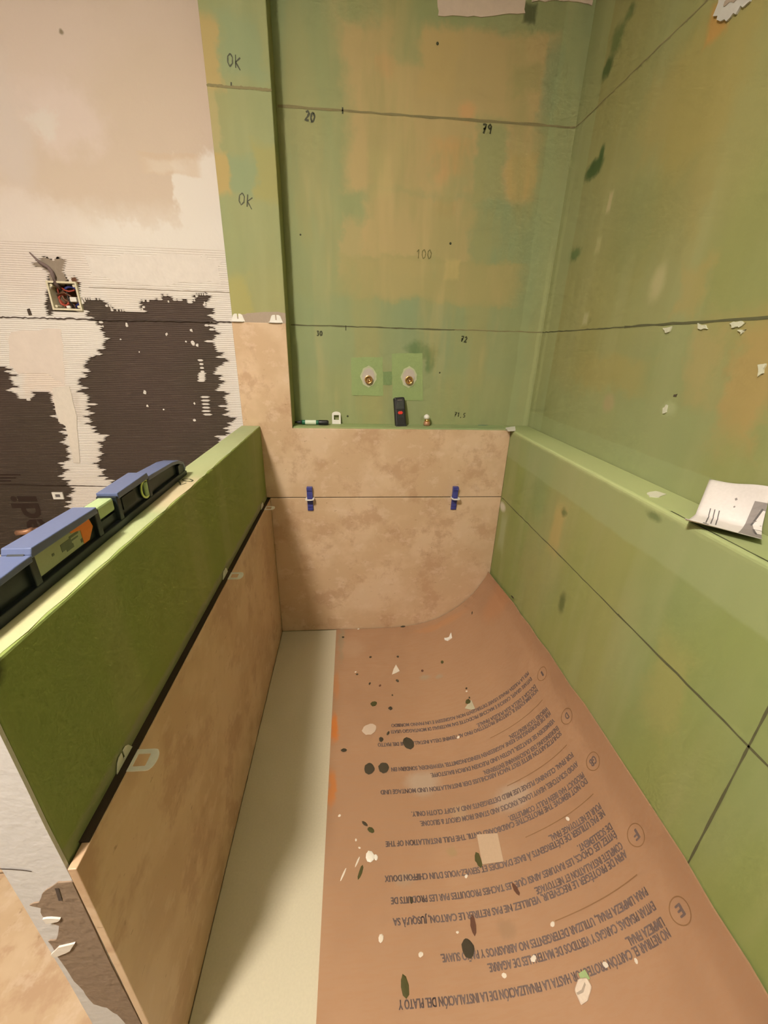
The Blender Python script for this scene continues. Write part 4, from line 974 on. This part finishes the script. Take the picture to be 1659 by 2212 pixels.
# ------------------------------------------------------------------ junction box
jb = empty('junction_box'); tag(jb, 'open electrical junction box full of wires in the rough wall', 'junction box')
MB().box(BX0+.002, BX1-.002, YN+.052, YN+.055, BZ0+.002, BZ1-.002).build('back_plate', mBoxI, jb)
fr = MB()
for (a, b, c, d) in ((BX0+.0005, BX0+.006, BZ0+.0005, BZ1-.0005), (BX1-.006, BX1-.0005, BZ0+.0005, BZ1-.0005), (BX0+.006, BX1-.006, BZ0+.0005, BZ0+.006), (BX0+.006, BX1-.006, BZ1-.006, BZ1-.0005)):
    fr.box(a, b, YN-.006, YN+.052, c, d)
fr.build('frame', mBoxF, jb)
cx, cz = (BX0+BX1)/2, (BZ0+BZ1)/2
for k, (sx, sz) in enumerate(((-1, -1), (1, -1), (-1, 1), (1, 1))):
    MB().lathe([(.004, 0), (.004, .03)], (cx+sx*.034, YN-.002, cz+sz*.030), 'y', 10).build('screw_post', mBoxF, jb)
def wire(pts, m, r=.0028): MB().tube([(cx+a, YN+.018-c, cz+b) for a, b, c in pts], r, 7).build('wire', m, jb, smooth=True)
def arc(x, z, rx, rz, a0, a1, d0, d1, n=16):
    return [(x+rx*math.cos(a0+(a1-a0)*k/n), z+rz*math.sin(a0+(a1-a0)*k/n), d0+(d1-d0)*k/n) for k in range(n+1)]
wire(arc(-.012, -.010, .016, .017, 0, 5.8, .0, .012), mWirR, .0032)
wire(arc(.006, .004, .024, .020, 1.0, 4.6, -.006, .008), mWirN, .0034)
wire(arc(.016, .012, .018, .016, -.4, 2.6, .0, .010), mWirB, .0036)
wire([(-.034, .03, -.01), (-.026, .014, .004), (-.03, -.004, .006), (-.022, -.022, 0), (-.02, -.034, -.01)], mWirR)
wire([(.034, -.006, .004), (.030, -.020, .008), (.018, -.026, .002), (.012, -.036, -.01)], mWirB, .0036)
wire([(-.006, .036, -.01), (-.002, .020, .002), (.004, .008, .010), (.000, -.006, .006), (.010, -.018, .012), (.008, -.034, 0)], mWirK)
wire([(-.030, .002, .008), (-.018, .008, .010), (-.004, .010, .012), (.010, .002, .010), (.018, -.010, .008)], mWirN)
wire([(.026, .032, -.01), (.022, .018, .004), (.010, .014, .010), (-.004, .018, .008), (-.016, .026, 0)], mWirR)
MB().box(cx+.012, cx+.032, YN-.002, YN+.010, cz-.016, cz-.002).build('connector', mWhiteP, jb, bevel=.002)
MB().box(cx-.008, cx+.004, YN+.004, YN+.012, cz-.035, cz-.027).build('connector', mWhiteP, jb, bevel=.002)
wp_ = empty('wall_plug', (((-0.8197,0.6031))[0], YN+.003, ((-0.8197,0.6031))[1])); tag(wp_, 'small white square plug with dark centre on the black board', 'wall plug')
MB().ringprism([(-.019,-.014), (.019,-.014), (.019,.014), (-.019,.014)], [(-.009,-.006), (.009,-.006), (.009,.006), (-.009,.006)], -.004, 0, 1).build('rim', mWhiteP, wp_)
MB().box(-.009, .009, -.0015, 0, -.006, .006).build('centre', plain('grey plug centre', (.16,.14,.14,1), .6), wp_)
cp = empty('pipe_stub', (-.975, YN+.003, .455)); tag(cp, 'short copper pipe stub with white tape on the black board behind the level', 'pipe')
MB().tube([(.020, 0, .006), (.018, -.012, .006), (.010, -.020, .005), (-.004, -.022, .004), (-.024, -.022, .002)], .0105, 12).build('pipe', mCopper, cp, smooth=True)
MB().tube([(.086, 0, .018), (.084, -.010, .018), (.074, -.016, .016), (.042, -.018, .010)], .010, 12).build('pipe', mCopper, cp, smooth=True)
MB().tube([(.004, 0, -.040), (.004, -.014, -.040), (-.012, -.018, -.046), (-.022, -.018, -.050)], .010, 12).build('tape', mWhiteP, cp, smooth=True)

# ------------------------------------------------------------------ spirit level on the half wall
lv = empty('spirit_level', (-.0610, -.873, ZT+.0006)); tag(lv, 'blue and black spirit level lying on top of the half wall', 'spirit level')
def lbox(name, x0, x1, y0, y1, z0, z1, m, bevel=.0, parent=None): return MB().box(x0, x1, y0, y1, z0, z1).build(name, m, parent or lv, bevel)
HW = .0155
def lprof(pts, x0, x1, name, m, bevel=.0, parent=None): return MB().prism(pts, x0, x1, 0).build(name, m, parent or lv, bevel)
lprof([(-.300, 0), (.300, 0), (.300, .008), (.292, .012), (-.292, .012), (-.300, .008)], -HW, HW, 'bottom_rail', mNavy, .001)
# web with the centre notch
lprof([(-.296, .012), (.296, .012), (.292, .026), (.270, .036), (.236, .040), (.140, .045), (.128, .052), (.030, .051), (.024, .026), (-.024, .026), (-.030, .051), (-.153, .052), (-.165, .045), (-.236, .040), (-.270, .036), (-.292, .026)], -.0085, .0085, 'web', mNavy)
for sgn in (1, -1):
    q_ = .131 if sgn > 0 else .156
    top = [(.028, .045), (.028, .0545), (q_-.003, .0565), (q_, .050), (q_, .045)]
    lprof([(sgn*a, b) for a, b in top], -HW, HW, 'top_rail', mBlueL, .0012)
    top = [(q_, .041), (q_, .0490), (q_+.019, .0485), (.236, .0450), (.268, .0400), (.292, .030), (.299, .016), (.292, .010), (.286, .026), (.262, .034), (.234, .038)]
    lprof([(sgn*a, b) for a, b in top], -HW, HW, 'top_rail', mBlueL, .0012)
    lbox('pillar', -HW+.001, HW-.001, min(sgn*.024, sgn*.034), max(sgn*.024, sgn*.034), .011, .050, mNavy, .001)
    lbox('pillar', -HW+.001, HW-.001, min(sgn*(q_-.005), sgn*(q_+.005)), max(sgn*(q_-.005), sgn*(q_+.005)), .011, .047, mNavy, .001)
    lbox('pillar', -HW+.001, HW-.001, min(sgn*.262, sgn*.292), max(sgn*.262, sgn*.292), .011, .030, mNavy, .001)
    if sgn < 0: continue
    vb = MB().lathe([(.017, -.0120), (.017, .0120)], (0, sgn*.118, .030), 'x', 24).build('end_vial_housing', mNavy, lv)
    MB().ringprism([(sgn*.118+.0168*math.cos(2*PI*k/24), .030+.0168*math.sin(2*PI*k/24)) for k in range(24)], [(sgn*.118+.0135*math.cos(2*PI*k/24), .030+.0135*math.sin(2*PI*k/24)) for k in range(24)], .0120, .0136, 0).build('vial_ring', mYel, vb)
    MB().tube([(.0125, sgn*.118, .018), (.0125, sgn*.118, .042)], .0045, 10).build('end_vial', mVial, vb, smooth=True)
for sgn in (1, -1): MB().lathe([(.009, .0088), (.009, .0100)], (0, sgn*.277, .028), 'x', 16).build('hanging_hole', mBlackP, lv)
vbk = lbox('vial_block', -.011, .011, -.022, .022, .030, .050, mVial, .003)
MB().tube([(0, -.020, .043), (0, 0, .044), (0, .020, .043)], .0055, 12).build('centre_vial', mVialG, vbk, smooth=True)
lb = lprof([(-.148, .016), (-.052, .016), (-.038, .030), (-.043, .0448), (-.148, .0448)], .0086, .0100, 'label', mLabel)
lprof([(-.064, .016), (-.052, .016), (-.038, .030), (-.043, .0448), (-.085, .0448), (-.082, .040), (-.064, .036)], .0101, .0106, 'orange_patch', mOrange, parent=lb)
for y, z, w, h in ((-.095, .030, .020, .010), (-.090, .024, .014, .005), (-.078, .036, .018, .003), (-.078, .031, .014, .002), (-.066, .022, .004, .005), (-.120, .030, .004, .003)):
    lbox('label_print', .0100, .0104, y-w/2, y+w/2, z-h/2, z+h/2, mLabelP, parent=lb)
lbox('label', .0086, .0098, .046, .086, .020, .040, mDarkG)
lv.rotation_euler = (0, 0, .02)

# ------------------------------------------------------------------ leaflet on the right ledge
lf = empty('paper_leaflet'); tag(lf, 'creased white instruction leaflet resting on the right ledge against the wall', 'leaflet')
P00, P01 = Vector((.8710, -.862, .8965)), Vector((.9380, -.937, .8985))   # lower edge, left and right (towards the camera)
C0, C1 = Vector((.9350, -.815, .8935)), Vector((.9930, -.886, .8945))     # crease
T0, T1 = Vector((.9945, -.760, .9420)), Vector((.9955, -.872, .9660))      # top edge on the wall
def leaf(u, v, lift=0.0):
    """u along the sheet (0 left .. 1 right), v from lower edge 0 over the crease .38 to top 1"""
    if v < .38: t = v/.38; a, b = P00.lerp(C0, t), P01.lerp(C1, t)
    else: t = (v-.38)/.62; a, b = C0.lerp(T0, t), C1.lerp(T1, t)
    p = a.lerp(b, u); wav = .003*math.sin(u*7+v*2)*v*(1 if v > .4 else .4)
    n = Vector((-.6, 0, .8)) if v > .38 else Vector((-.1, 0, 1))
    curl = .010*max(0, (.16-v)/.16)**2*(1-u*.5)
    return p+n*(wav*.6+lift)+Vector((0, 0, curl+.001))
NU, NV = 16, 18; mb = MB(); v = [leaf(i/NU, j/NV) for j in range(NV+1) for i in range(NU+1)]
mb.add(v, [(j*(NU+1)+i, j*(NU+1)+i+1, (j+1)*(NU+1)+i+1, (j+1)*(NU+1)+i) for j in range(NV) for i in range(NU)])
sh = mb.build('sheet', mPaper, lf, smooth=True); so = sh.modifiers.new('thickness', 'SOLIDIFY'); so.thickness = .0004
def leaf_poly(pts, m, name, lift=.0009):
    mb = MB(); mb.add([leaf(a, b, lift) for a, b in pts], [tuple(range(len(pts)))]); return mb.build(name, m, lf)
def leaf_strip(path, w, m, name='printed_drawing', lift=.0012):
    mb = MB(); L = []; R = []; n = len(path)
    for i, q in enumerate(path):
        a = path[max(i-1, 0)]; b = path[min(i+1, n-1)]; dx, dy = b[0]-a[0], b[1]-a[1]; l = math.hypot(dx, dy) or 1
        L.append(leaf(q[0]-dy/l*w, q[1]+dx/l*w, lift)); R.append(leaf(q[0]+dy/l*w, q[1]-dx/l*w, lift))
    mb.add(L+R, [(i, i+1, n+i+1, n+i) for i in range(n-1)]); return mb.build(name, m, lf)
def seg(pts, n=5):
    out = []
    for i in range(len(pts)-1):
        for k in range(n): t = k/n; out.append((pts[i][0]+(pts[i+1][0]-pts[i][0])*t, pts[i][1]+(pts[i+1][1]-pts[i][1])*t))
    return out+[pts[-1]]
for j in range(6):      # grey printed panel in strips so that it follows the fold
    v0, v1 = .06+.70*j/6, .06+.70*(j+1)/6
    leaf_poly([(.70+.12*j/6, v0), (1, v0), (1, v1), (.70+.12*(j+1)/6, v1)], mPrint, 'printed_panel')
for j in range(4):      # white hexagon left blank in the panel
    v0, v1 = .20+.44*j/4, .20+.44*(j+1)/4; w = lambda v_: .855+abs(v_-.40)*.42
    leaf_poly([(w(v0), v0), (1, v0), (1, v1), (w(v1), v1)], mPaper, 'printed_panel', .0014)
leaf_strip(seg([(.96, .66), (.85, .40), (.93, .18)]), .014, mPrintD, lift=.0018)
leaf_strip(seg([(.97, .42), (1.0, .36)]), .02, mPrint, lift=.0018)
for k, u in enumerate((.20, .27, .34)):
    leaf_strip(seg([(u, .52), (u+.015, .34), (u+.045, .18)]), .008, mPrintD)
leaf_strip(seg([(.215, .15), (.30, .13)]), .022, mPrintD)
leaf_strip(seg([(.52, .74), (.55, .76)]), .018, mPrint); leaf_strip(seg([(.53, .62), (.55, .64)]), .012, mPrint)
